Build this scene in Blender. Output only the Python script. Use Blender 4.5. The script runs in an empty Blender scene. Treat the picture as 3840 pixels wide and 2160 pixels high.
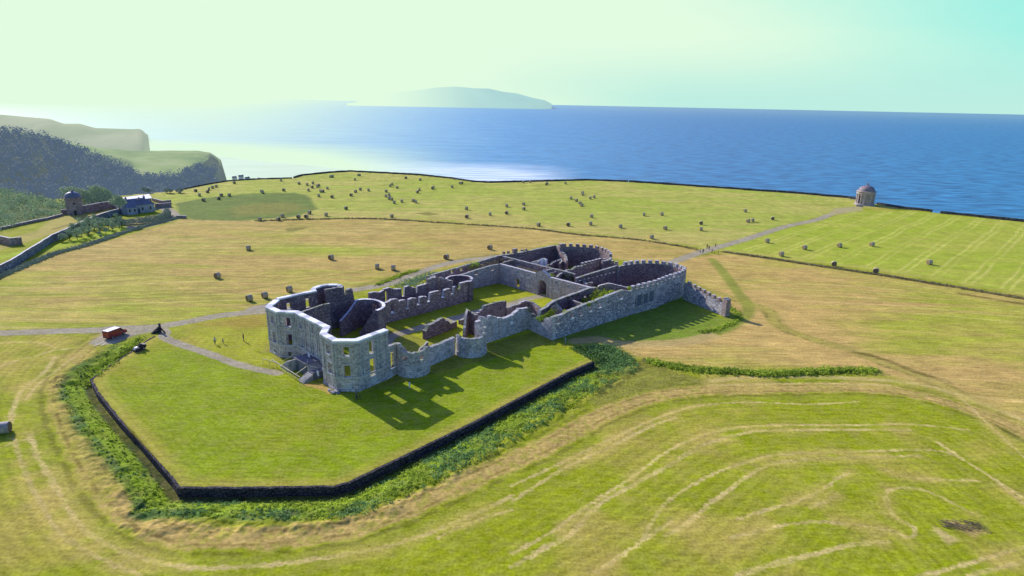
import bpy, math, random
import numpy as np
from mathutils import Vector, Matrix
random.seed(7); rng=np.random.default_rng(7)
sc=bpy.context.scene; COL=sc.collection
# ------------------------------------------------------------------ camera and survey helpers
F=1585.0; H=50.0
roll=math.atan(.02); pitch=math.atan((724.5-259.0)*math.cos(roll)/F)
cf=Vector((0,math.cos(pitch),-math.sin(pitch))); cu0=Vector((0,math.sin(pitch),math.cos(pitch))); cr0=Vector((1,0,0))
cr=cr0*math.cos(roll)+cu0*math.sin(roll); cu=cu0*math.cos(roll)-cr0*math.sin(roll)
cam=bpy.data.cameras.new('camera'); camo=bpy.data.objects.new('camera',cam); COL.objects.link(camo); sc.camera=camo
cam.sensor_width=36; cam.lens=36*F/2576.0; cam.clip_start=.5; cam.clip_end=120000
m=Matrix((cr,cu,-cf)).transposed().to_4x4(); m.translation=Vector((0,0,H)); camo.matrix_world=m
def ray(p):
    a=(p[0]-1288)/F; b=(724.5-p[1])/F
    return cf+cr*a+cu*b
def U(p,z=0.0):
    d=ray(p); t=(z-H)/d.z
    return (d.x*t,d.y*t)
def UD(p,dist):
    # point along the sight line at a horizontal distance
    d=ray(p); t=dist/math.hypot(d.x,d.y)
    return (d.x*t,d.y*t,H+d.z*t)
def onw(p,A,B):
    d=ray(p); ex,ey=B[0]-A[0],B[1]-A[1]; L=math.hypot(ex,ey); nx,ny=-ey/L,ex/L
    t=(A[0]*nx+A[1]*ny)/(d.x*nx+d.y*ny)
    x,y,z=d.x*t,d.y*t,H+d.z*t
    return ((x-A[0])*ex/L+(y-A[1])*ey/L, z)
def mk(x0,y0,s): return lambda x,y:((x0+s*x)*.670833,(y0+s*y)*.670833)
z1=mk(960,1040,.31746); z2=mk(1380,940,.34513); z3=mk(1600,900,.23465); z4=mk(2000,880,.34161); z5=mk(0,400,.44158)
z6=mk(0,1100,.42702); z7=mk(2940,640,.23465); z8=mk(900,600,.54348); z9=mk(1850,890,.17941); z10=mk(2160,940,.22516)
z11=mk(1440,1180,.21739); z12=mk(1940,1040,.19324); z13=mk(1360,1000,.20706); za=mk(960,1040,.15873); zb=mk(1000,1270,.15873)
zc=mk(1960,1200,.31056); zd=mk(0,1600,.74534); ze=mk(1920,1300,.74534); zf=mk(2300,700,.59783); zh=mk(200,680,.20701); zv=mk(340,1180,.11646)
D=lambda x,y:(x,y)
def L1(c): 
    c=c/255.0
    return c/12.92 if c<=.04045 else ((c+.055)/1.055)**2.4
def S(r,g,b,k=1.0): return (L1(r)*k,L1(g)*k,L1(b)*k,1.0)
SUN_AZ=math.radians(-45.5)   # measured from +Y towards +X
SUN_EL=math.radians(27.3)
sund=Vector((math.sin(SUN_AZ)*math.cos(SUN_EL),math.cos(SUN_AZ)*math.cos(SUN_EL),math.sin(SUN_EL)))
# ------------------------------------------------------------------ node helper
class N:
    def __init__(s,name,rough=.9,spec=.25):
        s.m=bpy.data.materials.new(name); s.m.use_nodes=True; s.t=s.m.node_tree; s.n=s.t.nodes; s.l=s.t.links
        s.b=s.n['Principled BSDF']; s.b.inputs['Roughness'].default_value=rough
        s.b.inputs['Specular IOR Level'].default_value=spec
        s.out=s.n['Material Output']
    def add(s,k,**kw):
        n=s.n.new(k)
        for a,v in kw.items(): setattr(n,a,v)
        return n
    def set(s,sock,v):
        if hasattr(v,'is_output') or isinstance(v,bpy.types.NodeSocket): s.l.new(v,sock)
        else:
            if isinstance(v,(tuple,list)) and len(v)==3 and sock.type=='RGBA': v=(*v,1)
            sock.default_value=v
    def pos(s): return s.add('ShaderNodeNewGeometry').outputs['Position']
    def obj(s): return s.add('ShaderNodeTexCoord').outputs['Object']
    def uv(s): return s.add('ShaderNodeTexCoord').outputs['UV']
    def scale(s,v,sc_,rot=(0,0,0)):
        n=s.add('ShaderNodeMapping'); s.set(n.inputs['Vector'],v); n.inputs['Scale'].default_value=sc_; n.inputs['Rotation'].default_value=rot; return n.outputs[0]
    def noise(s,v,scale,detail=3,rough=.55,dist=0):
        n=s.add('ShaderNodeTexNoise'); s.set(n.inputs['Vector'],v); n.inputs['Scale'].default_value=scale; n.inputs['Detail'].default_value=detail
        n.inputs['Roughness'].default_value=rough; n.inputs['Distortion'].default_value=dist; return n.outputs['Fac']
    def vor(s,v,scale,feature='F1',out='Distance'):
        n=s.add('ShaderNodeTexVoronoi',feature=feature); s.set(n.inputs['Vector'],v); n.inputs['Scale'].default_value=scale; return n.outputs[out]
    def ramp(s,f,stops):
        n=s.add('ShaderNodeValToRGB'); s.set(n.inputs[0],f); e=n.color_ramp.elements
        while len(e)<len(stops): e.new(.5)
        for i,(p,c) in enumerate(stops):
            e[i].position=p; e[i].color=c if isinstance(c,(tuple,list)) else (c,c,c,1)
        return n.outputs[0]
    def mix(s,f,a,b,mode='MIX'):
        n=s.add('ShaderNodeMix',data_type='RGBA',blend_type=mode); s.set(n.inputs[0],f); s.set(n.inputs[6],a); s.set(n.inputs[7],b); return n.outputs[2]
    def math(s,op,a,b=0.0,clamp=False):
        n=s.add('ShaderNodeMath',operation=op,use_clamp=clamp); s.set(n.inputs[0],a); s.set(n.inputs[1],b); return n.outputs[0]
    def attr(s,name,out='Color'): return s.add('ShaderNodeAttribute',attribute_name=name).outputs[out]
    def bump(s,h,strength=.5,dist=.1):
        n=s.add('ShaderNodeBump'); n.inputs['Strength'].default_value=strength; n.inputs['Distance'].default_value=dist; s.set(n.inputs['Height'],h)
        s.l.new(n.outputs[0],s.b.inputs['Normal']); return n
    def col(s,c): s.set(s.b.inputs['Base Color'],c); return s
    def haze(s,near,far,fmax,hz=(.60,.80,.74,1),extra=None):
        # painted haze: emission mixed into the surface colour, growing with distance from the headland
        g=s.pos(); v=s.add('ShaderNodeVectorMath',operation='LENGTH'); s.set(v.inputs[0],g)
        r=s.add('ShaderNodeMapRange'); s.set(r.inputs[0],v.outputs['Value']); r.inputs[1].default_value=near; r.inputs[2].default_value=far; r.inputs[3].default_value=0; r.inputs[4].default_value=fmax
        f=r.outputs[0]
        e=s.add('ShaderNodeEmission'); s.set(e.inputs[0],hz)
        mx=s.add('ShaderNodeMixShader'); s.set(mx.inputs[0],f); s.l.new(s.b.outputs[0],mx.inputs[1]); s.l.new(e.outputs[0],mx.inputs[2]); s.l.new(mx.outputs[0],s.out.inputs[0]); return s
def simple(name,c,rough=.8,var=.25,scale=3.0,spec=.25,metal=0,bump=0):
    k=N(name,rough,spec); n=k.noise(k.obj(),scale,4)
    lo=tuple(x*(1-var) for x in c[:3])+(1,); hi=tuple(min(1,x*(1+var)) for x in c[:3])+(1,)
    k.col(k.ramp(n,[(.3,lo),(.7,hi)])); k.b.inputs['Metallic'].default_value=metal
    if bump: k.bump(k.noise(k.obj(),scale*4,3),bump,.05)
    return k.m
# ------------------------------------------------------------------ mesh helper
class MB:
    def __init__(s): s.v=[]; s.f=[]; s.uv=[]; s.mi=[]
    def face(s,pts,uvs=None,mi=0):
        i=len(s.v); s.v.extend(pts); s.f.append(tuple(range(i,i+len(pts)))); s.mi.append(mi)
        s.uv.extend(uvs if uvs else [(p[0]*.7+p[1]*.7,p[2]) for p in pts])
    def box(s,x0,x1,y0,y1,z0,z1,mi=0,M=None):
        P=[(x,y,z) for z in (z0,z1) for y in (y0,y1) for x in (x0,x1)]
        if M is not None: P=[tuple(M@Vector(p)) for p in P]
        for q in ((0,2,3,1),(4,5,7,6),(0,1,5,4),(2,6,7,3),(0,4,6,2),(1,3,7,5)): s.face([P[k] for k in q],None,mi)
    def beam(s,a,b,w,h=None,mi=0):
        a=Vector(a); b=Vector(b); h=h or w; d=(b-a); L=d.length; d.normalize()
        up=Vector((0,0,1)) if abs(d.z)<.95 else Vector((1,0,0)); r_=d.cross(up).normalized(); u_=r_.cross(d)
        P=[a+r_*x+u_*y for x,y in ((-w/2,-h/2),(w/2,-h/2),(w/2,h/2),(-w/2,h/2))]; Q=[p+d*L for p in P]
        P=[tuple(p) for p in P]; Q=[tuple(p) for p in Q]
        s.face(P[::-1],None,mi); s.face(Q,None,mi)
        for i in range(4): j=(i+1)%4; s.face([P[i],P[j],Q[j],Q[i]],None,mi)
    def lathe(s,prof,n=16,c=(0,0,0),a0=0,a1=2*math.pi,mi=0):
        for i in range(n):
            t0=a0+(a1-a0)*i/n; t1=a0+(a1-a0)*(i+1)/n
            for (r0,h0),(r1,h1) in zip(prof,prof[1:]):
                P=[(c[0]+r0*math.cos(t0),c[1]+r0*math.sin(t0),c[2]+h0),(c[0]+r0*math.cos(t1),c[1]+r0*math.sin(t1),c[2]+h0),
                   (c[0]+r1*math.cos(t1),c[1]+r1*math.sin(t1),c[2]+h1),(c[0]+r1*math.cos(t0),c[1]+r1*math.sin(t0),c[2]+h1)]
                R=max(r0,r1)
                if r0<1e-6: P=[P[0],P[2],P[3]]; uv=[(t0*R,h0),(t1*R,h1),(t0*R,h1)]
                elif r1<1e-6: P=P[:3]; uv=[(t0*R,h0),(t1*R,h0),(t1*R,h1)]
                else: uv=[(t0*R,h0),(t1*R,h0),(t1*R,h1),(t0*R,h1)]
                s.face(P,uv,mi)
    def cyl(s,a,b,r,n=14,mi=0,r2=None):
        a=Vector(a); b=Vector(b); d=(b-a).normalized(); up=Vector((0,0,1)) if abs(d.z)<.95 else Vector((1,0,0)); x=d.cross(up).normalized(); y=d.cross(x)
        r2=r if r2 is None else r2
        P=[tuple(a+(x*math.cos(t)+y*math.sin(t))*r) for t in [2*math.pi*i/n for i in range(n)]]
        Q=[tuple(b+(x*math.cos(t)+y*math.sin(t))*r2) for t in [2*math.pi*i/n for i in range(n)]]
        for i in range(n): j=(i+1)%n; s.face([P[j],P[i],Q[i],Q[j]],None,mi)
        s.face(P,None,mi); s.face(Q[::-1],None,mi)
    def build(s,name,mats,parent=None,smooth=False,loc=(0,0,0),rz=0,weld=False):
        me=bpy.data.meshes.new(name); me.from_pydata(s.v,[],s.f)
        u=me.uv_layers.new(name='UVMap'); u.data.foreach_set('uv',np.array(s.uv,dtype=np.float32).ravel())
        if not isinstance(mats,(list,tuple)): mats=[mats]
        for m_ in mats: me.materials.append(m_)
        if len(mats)>1: me.polygons.foreach_set('material_index',s.mi)
        if weld or smooth:
            import bmesh
            bm=bmesh.new(); bm.from_mesh(me); bmesh.ops.remove_doubles(bm,verts=bm.verts,dist=.0005); bmesh.ops.recalc_face_normals(bm,faces=bm.faces); bm.to_mesh(me); bm.free()
        if smooth: me.polygons.foreach_set('use_smooth',[True]*len(me.polygons))
        me.update()
        o=bpy.data.objects.new(name,me); COL.objects.link(o); o.location=loc; o.rotation_euler=(0,0,rz)
        if parent: o.parent=parent
        return o
def empty(name,loc=(0,0,0),rz=0):
    o=bpy.data.objects.new(name,None); COL.objects.link(o); o.location=loc; o.rotation_euler=(0,0,rz); o.empty_display_size=.5; return o
def tag(o,label,cat,group=None,kind=None):
    o['label']=label; o['category']=cat
    if group: o['group']=group
    if kind: o['kind']=kind
    return o
def dup(o,loc=None,rz=None,parent=None,label=None,scale=None):
    c=o.copy(); COL.objects.link(c)
    if loc is not None: c.location=loc
    if rz is not None: c.rotation_euler=(0,0,rz)
    if parent: c.parent=parent
    if label: c['label']=label
    if scale is not None: c.scale=scale if isinstance(scale,(tuple,list)) else (scale,)*3
    for ch in o.children: dup(ch,parent=c)
    return c
# ------------------------------------------------------------------ numpy noise / distances
TAB=rng.random((256,256)).astype(np.float32)
def vn(x,y,s,seed=0):
    x=x/s+seed*17.3; y=y/s+seed*31.7
    xi=np.floor(x).astype(np.int64); yi=np.floor(y).astype(np.int64); fx=x-xi; fy=y-yi
    fx=fx*fx*(3-2*fx); fy=fy*fy*(3-2*fy); a=xi&255; b=yi&255; a1=(xi+1)&255; b1=(yi+1)&255
    return (TAB[a,b]*(1-fx)+TAB[a1,b]*fx)*(1-fy)+(TAB[a,b1]*(1-fx)+TAB[a1,b1]*fx)*fy
def fbm(x,y,s,seed=0,o=3):
    r=0; a=1; t=0
    for i in range(o): r=r+a*vn(x,y,s/2**i,seed+i); t+=a; a*=.55
    return r/t
def sstep(a,b,x):
    t=np.clip((x-a)/(b-a),0,1); return t*t*(3-2*t)
def catmull(P,n=6):
    out=[]
    for i in range(len(P)-1):
        p0=P[max(i-1,0)]; p1=P[i]; p2=P[i+1]; p3=P[min(i+2,len(P)-1)]
        for k in range(n):
            t=k/n; out.append(tuple(.5*((2*p1[j])+(-p0[j]+p2[j])*t+(2*p0[j]-5*p1[j]+4*p2[j]-p3[j])*t*t+(-p0[j]+3*p1[j]-3*p2[j]+p3[j])*t**3) for j in range(2)))
    out.append(tuple(P[-1])); return out
def world(z,pts,smooth=False,zz=0):
    P=[U(z(*p),zz) for p in pts]
    return catmull(P) if smooth else P
def pdist(X,Y,poly,rad):
    # distance to polyline (clipped at rad)
    d=np.full(X.shape,rad,dtype=np.float32)
    for (ax,ay),(bx,by) in zip(poly,poly[1:]):
        k=np.nonzero((X>min(ax,bx)-rad)&(X<max(ax,bx)+rad)&(Y>min(ay,by)-rad)&(Y<max(ay,by)+rad))[0]
        if not len(k): continue
        ex,ey=bx-ax,by-ay; L=ex*ex+ey*ey+1e-9
        t=np.clip(((X[k]-ax)*ex+(Y[k]-ay)*ey)/L,0,1)
        d[k]=np.minimum(d[k],np.hypot(X[k]-ax-t*ex,Y[k]-ay-t*ey))
    return d
def inside(X,Y,poly):
    r=np.zeros(X.shape,bool); n=len(poly)
    for i in range(n):
        (ax,ay),(bx,by)=poly[i],poly[(i+1)%n]
        if ay==by: continue
        c=((ay>Y)!=(by>Y)); r^=c&(X<(bx-ax)*(Y-ay)/(by-ay)+ax)
    return r
def pmask(X,Y,poly,feather,wob=0):
    # soft mask, 1 inside
    d=pdist(X,Y,list(poly)+[poly[0]],feather+wob*2+.01); i=inside(X,Y,poly); sd=np.where(i,d,-d)
    if wob: sd=sd+(fbm(X,Y,wob*4,5)-.5)*2*wob
    return sstep(-feather,feather,sd)
# ------------------------------------------------------------------ survey lines
HAHA=[U(p) for p in (D(404,836),D(366,858),z6(1170,500),z6(1040,580),z6(900,670),z6(790,760),z6(850,880),z6(1020,1090),z6(1180,1265),zd(650,20),zd(860,265),zd(890,312),zd(1280,312),zd(1680,305),zd(1760,285),zd(2010,165),zd(2400,-25),zc(560,640),zc(870,505))]
HAHA_END=[U(p) for p in (zc(720,420),zc(540,340),zc(440,300))]
LAWN=[U(p) for p in ()]+HAHA+HAHA_END+[U(p) for p in (D(1330,860),D(1100,950),D(880,985),D(760,960),D(700,935),D(640,920),D(560,903),D(480,873),D(430,846))]
ROADS=[(catmull([U(p) for p in (D(-400,850),D(0,838),D(150,833),D(290,829),D(390,822),D(480,808),D(560,793),z13(-1350,760),z1(0,365),z2(0,400),z2(250,355),z2(500,260),z2(750,170),z2(980,115),z2(1200,85),z3(900,300),z3(1080,262))]),1.75),
 (catmull([U(p) for p in (D(398,820),z6(1450,335),z6(1440,380),z6(1560,440),z6(1750,500),z6(1950,575),z6(2150,640),z6(2330,680),z6(2440,700))]),1.05),
 (catmull([U(p) for p in (z4(1500,310),z4(1700,240),z4(1850,190),z4(2050,130),z4(2300,60),z7(0,900),z7(500,790),z7(800,680),z7(1000,610),z7(1180,585))]),1.9),
 (catmull([U(p) for p in (z9(1020,1225),z9(700,1290),z9(400,1380),z13(2100,810),z13(1800,900),z13(1400,1010),z13(1000,1120),z13(600,1230),z13(480,1290),z13(420,1400))]),1.4),
 (catmull([U(p) for p in (zh(2200,660),zh(2120,560),zh(2000,480),zh(1850,490))]),2.6),
 (catmull([U(p) for p in (zh(2200,670),zh(1900,750),zh(1600,830),zh(1450,830))]),2.6)]
PULL=[U(p) for p in (zv(-500,520),zv(700,360),zv(2200,320),zv(2300,500),zv(2000,560),zv(1500,640),zv(1150,760),zv(800,930),zv(480,980),zv(0,960),zv(-40,900),zv(330,660),zv(330,540))]
CLIFF=[U(p) for p in (D(-2600,470),D(-900,470),D(-300,470),D(0,478),D(60,490),D(130,500),D(200,500),D(300,492),D(400,484),D(455,476),D(520,463),D(575,454),D(600,450),D(740,447),D(760,441),D(830,434),D(880,431),D(960,435),D(1050,440),D(1130,448),D(1190,457),D(1230,459),D(1350,456),D(1480,453),D(1580,457),D(1700,465),D(1800,472),D(1900,479),D(2000,486),D(2130,497),D(2220,515),D(2290,526),D(2400,539),D(2576,557),D(2800,585),D(3600,690))]
PLATEAU=CLIFF+[(900,-400),(-1500,-400)]
def plateau_d(X,Y):
    d=pdist(X,Y,CLIFF,90.0); return np.where(inside(X,Y,PLATEAU),d,-d)
def height(X,Y,fine=True):
    X=np.asarray(X,dtype=np.float64); Y=np.asarray(Y,dtype=np.float64); Z=np.zeros(X.shape)
    # sunk fence ditch round the lawn
    hd=pdist(X,Y,HAHA,14.0); ins=inside(X,Y,LAWN)
    # taper at the start by distance from the first points
    x0,y0=HAHA[0]; tp=sstep(1,22,np.hypot(X-x0,Y-y0))
    ins=ins&(hd>.28); k=(~ins)&(hd<13.9)
    x1,y1=HAHA[-1]; u=sstep(0,10,hd)
    wid=np.where(X<-47,6.0,8.5)
    prof=np.where(hd<.7,1.0,1-sstep(.5,wid,hd)**.7)
    Z=np.where(k,-1.3*prof*tp,Z)
    rough=np.where(k&(hd<wid+2)&(hd>1.5),sstep(1.5,3,hd)*(1-sstep(wid,wid+2,hd))*tp,0)
    Z+=rough*(fbm(X,Y,1.6,3)-.35)*.8
    pd=plateau_d(X,Y)
    Z+=np.where(pd<0,-np.minimum(72,(-pd)*2.3+ (fbm(X,Y,14,8)-.5)*6*sstep(0,20,-pd)),0)
    Z+=(fbm(X,Y,60,11)-.5)*.25*sstep(20,60,hd+0*X)*0
    return Z
# ------------------------------------------------------------------ ground sheet
def lin(r,g,b): return np.array([L1(r),L1(g),L1(b)],dtype=np.float64)
def polar():
    a=np.concatenate([np.linspace(-180,-47,24)[:-1],np.linspace(-47,47,1000),np.linspace(47,180,24)[1:]])
    dep=np.linspace(math.atan(H/43.0),math.atan(H/640.0),820)
    r=np.concatenate([[1,8,16,24,31,37],H/np.tan(dep)])
    return np.radians(a),r
AA,RR=polar()
def build_ground():
    na,nr=len(AA),len(RR)
    A,R=np.meshgrid(AA,RR); X=(R*np.sin(A)).ravel(); Y=(R*np.cos(A)).ravel()
    Z=height(X,Y)
    W=lambda z,pts:[U(z(*p)) for p in pts]
    n1=fbm(X,Y,26,1,4); n2=fbm(X,Y,7,2,3); n3=fbm(X,Y,1.6,4,2)
    # wind-rowed streak noise running across the view, as the mowing does
    st=fbm(X*.12,Y,3.2,9,3); st2=fbm(X*.10,Y,1.3,10,3)
    G=lin(146,162,30); T=lin(188,168,98); P=lin(214,206,136)
    col=np.empty((len(X),3))
    f=sstep(.46,.72,n1*.55+n2*.45)[:,None]
    col[:]=G*(1-f*.55)+T*f*.55
    def blend(m,c,k=1.0):
        nonlocal col
        m=np.clip(m*k,0,1)[:,None]; col=col*(1-m)+np.asarray(c)*m
    # far seaward field
    far=W(D,[(380,490),(440,470),(520,455),(740,440),(900,425),(1050,430),(1230,450),(1350,446),(1500,440),(2000,475),(2290,515),(2400,520),(2155,525),(2000,560),(1900,590),(1790,628),(1700,612),(1600,600),(1330,573),(1100,553),(880,548),(640,553),(460,548)])
    fm=pmask(X,Y,far,2.0)
    ff=sstep(.35,.75,st*.6+n1*.4)
    blend(fm,lin(160,182,72)*(1-ff[:,None])+lin(186,186,104)*ff[:,None])
    near_line=pdist(X,Y,[U(p) for p in (D(460,556),D(880,555),D(1100,560),D(1330,582),D(1600,606),D(1790,634))],45)
    blend(fm*sstep(45,8,near_line)*sstep(.25,.6,st2),lin(190,178,112),.85)
    # middle tan field
    mid=W(D,[(-700,700),(0,676),(250,612),(460,552),(640,556),(880,551),(1100,556),(1330,576),(1600,603),(1700,616),(1780,632),(1690,665),(1530,650),(1400,612),(1250,645),(1100,680),(900,727),(600,787),(390,818),(0,834),(-700,850)])
    mm=pmask(X,Y,mid,1.5)
    up=sstep(U(D(600,760))[1],U(D(600,640))[1],Y)
    gf=np.clip((1-up)*.75+(n1-.5)*1.6+(st-.5)*1.3,0,1)
    c=lin(190,170,104)*(1-gf[:,None])+lin(160,175,58)*gf[:,None]
    blend(mm,c)
    patch=W(D,[(640,622),(760,616),(900,622),(985,632),(900,642),(740,640),(660,634)])
    blend(pmask(X,Y,patch,7,2),lin(158,182,50),.85)
    # right tan field
    tan=W(D,[(1700,655),(1790,640),(1850,640),(2100,675),(2576,750),(3300,860),(3300,1300),(2576,1060),(2400,985),(2200,938),(2000,925),(1800,930),(1650,912),(1590,895),(1530,862),(1640,858),(1750,840),(1860,800),(1800,740),(1725,700)])
    tm=pmask(X,Y,tan,2.0)
    rr=sstep(U(D(1900,800))[0],U(D(2450,850))[0],X)
    gf=np.clip(rr*.55+(n1-.5)*1.7+(st-.5)*1.4,0,1)
    blend(tm,lin(196,172,108)*(1-gf[:,None])+lin(166,176,66)*gf[:,None])
    # right striped field
    rf=W(D,[(1800,632),(1900,595),(2155,530),(2290,530),(2576,560),(3600,700),(3600,1000),(2576,742),(2200,680),(1950,648)])
    rm=pmask(X,Y,rf,1.2)
    blend(rm,lin(158,182,56)*(1-.6*ff[:,None])+lin(182,186,90)*.6*ff[:,None])
    p0=U(z7(1360,1430)); p1=U(z7(2400,870)); e=np.array([p1[0]-p0[0],p1[1]-p0[1]]); e/=np.hypot(*e)
    uu=(X-p0[0])*e[1]-(Y-p0[1])*e[0]; uu=uu+(fbm(X,Y,30,20,2)-.5)*3.0; along=(X*e[0]+Y*e[1])
    per=9.4; ph=np.mod(uu,per); l1=np.minimum(abs(ph-1.2),abs(ph-3.4))
    wgt=sstep(.62,.1,l1)*(.45+.55*sstep(.3,.6,vn(along*.15,uu,6,33)))
    dd=pdist(X,Y,W(D,[(1800,632),(1950,650),(2200,682),(2576,745),(3300,860)]),30)
    blend(rm*wgt*sstep(2,9,dd),lin(206,210,118),.7)
    blend(rm*sstep(9,2,dd)*sstep(.3,.6,st2),lin(190,186,104),.7)
    # green outside bottom right rows handled by swath lines below
    # thin raked rows left by the baler
    def rows(mask,a,b_,per,amp,seed,c=(212,204,134),w=.42):
        q=X*a+Y*b_+(fbm(X,Y,55,seed,2)-.5)*16; ph=np.mod(q,per); l=np.minimum(ph,per-ph); wr=np.clip(np.hypot(X,Y)**2/(50*630)*.55,w,1.4)
        blend(mask*sstep(wr,wr*.2,l)*sstep(.42,.62,vn(X*.25,q,9,seed+3)),lin(*c),amp)
        blend(mask*sstep(wr,wr*.2,abs(l-per*.22))*sstep(.45,.65,vn(X*.25,q,8,seed+7)),lin(128,120,58),amp*.45)
    rows(mm,-.16,.98,5.5,.55,41); rows(fm,-.05,1.0,8.5,.35,42); rows(tm,.25,.97,6.0,.45,43); rows(mm,.02,1,9,.4,44,(150,170,60))
    tex=(fbm(X*.16,Y,.9,88,3)-.5); col*=(1+(tex*.55*np.clip(mm+fm*.7+tm+rm*.5,0,1))[:,None])
    # lawn
    lm=pmask(X,Y,LAWN,.35)
    gl=lin(134,160,24)*(1-sstep(.4,.75,n1*.5+n2*.5)[:,None]*.5)+lin(160,156,50)*sstep(.4,.75,n1*.5+n2*.5)[:,None]*.5
    lm_=inside(X,Y,LAWN); blend(lm_.astype(float),gl)
    hd=pdist(X,Y,HAHA,4.5); blend(lm_*sstep(3.4,.8,hd)*(.5+.5*n3),lin(178,168,84),.8)
    yard=W(D,[(430,826),(560,800),(668,772),(690,900),(700,932),(600,905),(500,872)])
    blend(pmask(X,Y,yard,1.5,.6),lin(158,168,50)*(1-f*.6)+lin(176,160,76)*f*.6)
    rbk=W(D,[(520,815),(600,798),(668,780),(680,820),(600,828)]); blend(pmask(X,Y,rbk,2,.8),lin(160,140,66),.7)
    # inside the ruin: rough grass and earth
    ruin=[(-52,124),(-46,116.5),(-31,101.5),(-26.5,102),(9.5,129),(46,163),(48,170),(38,180),(30,192),(24,202),(13,202),(-5,190),(-24,166),(-36,150)]
    im=pmask(X,Y,ruin,.5); court=[(-29.5,138.5),(-16,126),(-4,127.5),(12,141),(20.5,151.5),(-3.6,174.5),(-12,167),(-11,158)]
    blend(im,lin(140,150,52)*(.85+.3*n3[:,None]))
    mansion=[(-50,125),(-54,121),(-46,116),(-34,106),(-26,102),(-22,109),(-28,128),(-39,137)]
    blend(pmask(X,Y,mansion,.4),(lin(150,166,36)*(1-sstep(.5,.7,n2)[:,None]*.5)+lin(140,128,90)*sstep(.5,.7,n2)[:,None]*.5)*(.8+.4*n3[:,None]))  # haze painted over the leaves as emission
    cm=pmask(X,Y,court,.4); blend(cm,lin(166,180,40)*(.9+.2*n2[:,None]))
    # grass bank beside the crenellated wall
    bank=W(D,[(1405,855),(1640,770),(1720,735),(1815,800),(1850,800),(1862,812),(1840,830),(1790,850),(1700,862),(1560,868),(1480,870)])
    blend(pmask(X,Y,bank,.8,.5),lin(120,150,50))
    edge=W(z4,[(2110,780),(2200,820),(2275,880),(2260,930),(2150,985),(1980,1050),(1830,1080),(1850,1050),(2000,1000),(2080,930)])
    blend(pmask(X,Y,edge,.8,.6),lin(130,152,56),.9)
    gp=[U(z4(*p)) for p in ((1960,270),(2060,380),(2150,500),(2250,640),(2350,760),(2350,870),(2250,960),(2080,1050),(1900,1100))]
    d=pdist(X,Y,catmull(gp),4); blend(sstep(2.4,.8,d),lin(124,148,50),.75)
    p=catmull([U(z4(*q)) for q in ((1700,560),(2050,650),(2300,740),(2576,830))]+[U(D(*q)) for q in ((1960,820),(2060,858),(2140,880),(2230,915),(2300,940),(2400,985),(2500,1050),(2576,1100))])
    d=pdist(X,Y,p,5); blend(sstep(2.6,1.0,d),lin(150,156,66),.6); blend(sstep(.9,.2,abs(d-1.5))*sstep(.5,.7,n3*.5+n2*.5),lin(96,92,40),.6)
    track=catmull([U(z4(*q)) for q in ((480,1170),(700,1150),(950,1200),(1300,1200),(1700,1170),(1950,1110))])
    d=pdist(X,Y,track,5); blend(sstep(2.6,1.4,d),lin(190,172,120),.85)
    # outside curve: mown hay band round the ditch
    B=[U(D(*q)) for q in ((262,846),(215,880),(178,920),(155,970),(163,1030),(185,1090))]+[U(zd(*q)) for q in ((400,90),(470,215),(560,330),(680,440),(820,520),(1000,558),(1250,562),(1500,545),(1750,510),(2000,430),(2250,320),(2480,215))]+[U(ze(*q)) for q in ((150,510),(400,370),(600,285),(800,235),(1050,215),(1400,210),(1700,205),(1950,225),(2200,285),(2400,350),(2576,430))]+[U(D(*q)) for q in ((2750,1180),(3100,1380))]
    B=catmull(B,4); d=pdist(X,Y,B,14); 
    near=sstep(2.5,1.6,d+(n3-.5)*1.4)*np.where(X<-52,.62,1.0)*(.55+.45*sstep(.3,.55,n3*.5+vn(X,Y,.6,51)*.5)); blend(near,lin(190,168,108)*(.72+.5*vn(X,Y,.45,50)[:,None]),.92)
    blend(sstep(.38,.12,abs(d-1.15))*sstep(.35,.55,n3),lin(116,104,46),.55)
    blend(sstep(.6,.25,abs(d-2.9+(n3-.5)))*sstep(.3,.5,n2*.4+n3*.6),lin(84,86,32),.5)
    blend(sstep(1.2,.3,abs(d-4.1+(n2-.5)))*.8,lin(140,154,50),.5)
    # vegetation band between ditch and hay band
    ho=pdist(X,Y,HAHA,13); o=(~inside(X,Y,LAWN)); x0,y0=HAHA[0]
    tp=sstep(2,16,np.hypot(X-x0,Y-y0))
    wid=np.where(X<-47,6.0,7.5)
    vm=o*sstep(wid,wid-1.6,ho+(n2-.5)*2.5)*tp
    dk=fbm(X,Y,4,60,3)
    gd=lin(112,142,44)*(1-sstep(.45,.62,dk)[:,None])+lin(84,122,62)*sstep(.45,.62,dk)[:,None]
    blend(vm,gd*(.75+.5*n3[:,None])); blend(o*sstep(2.8,1.8,abs(ho-2.6)*1.8)*tp,lin(140,172,34),.75)
    blend(o*sstep(1.3,.9,ho)*tp,lin(60,58,36),.7)
    wedge=[U(zc(*q)) for q in ((880,540),(1300,490),(1560,520),(1900,620),(2300,760),(1900,800),(1500,860),(1150,960),(850,1050),(900,800))]
    blend(pmask(X,Y,wedge,1.2,.8),lin(136,142,62)*(.7+.6*n3[:,None]),.9)
    nb=[U(zc(*q)) for q in ((780,330),(960,290),(1100,340),(1330,490),(1200,600),(1000,640),(860,500))]
    blend(pmask(X,Y,nb,.6,.5),lin(84,122,52)*(.7+.6*n3[:,None]))
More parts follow.
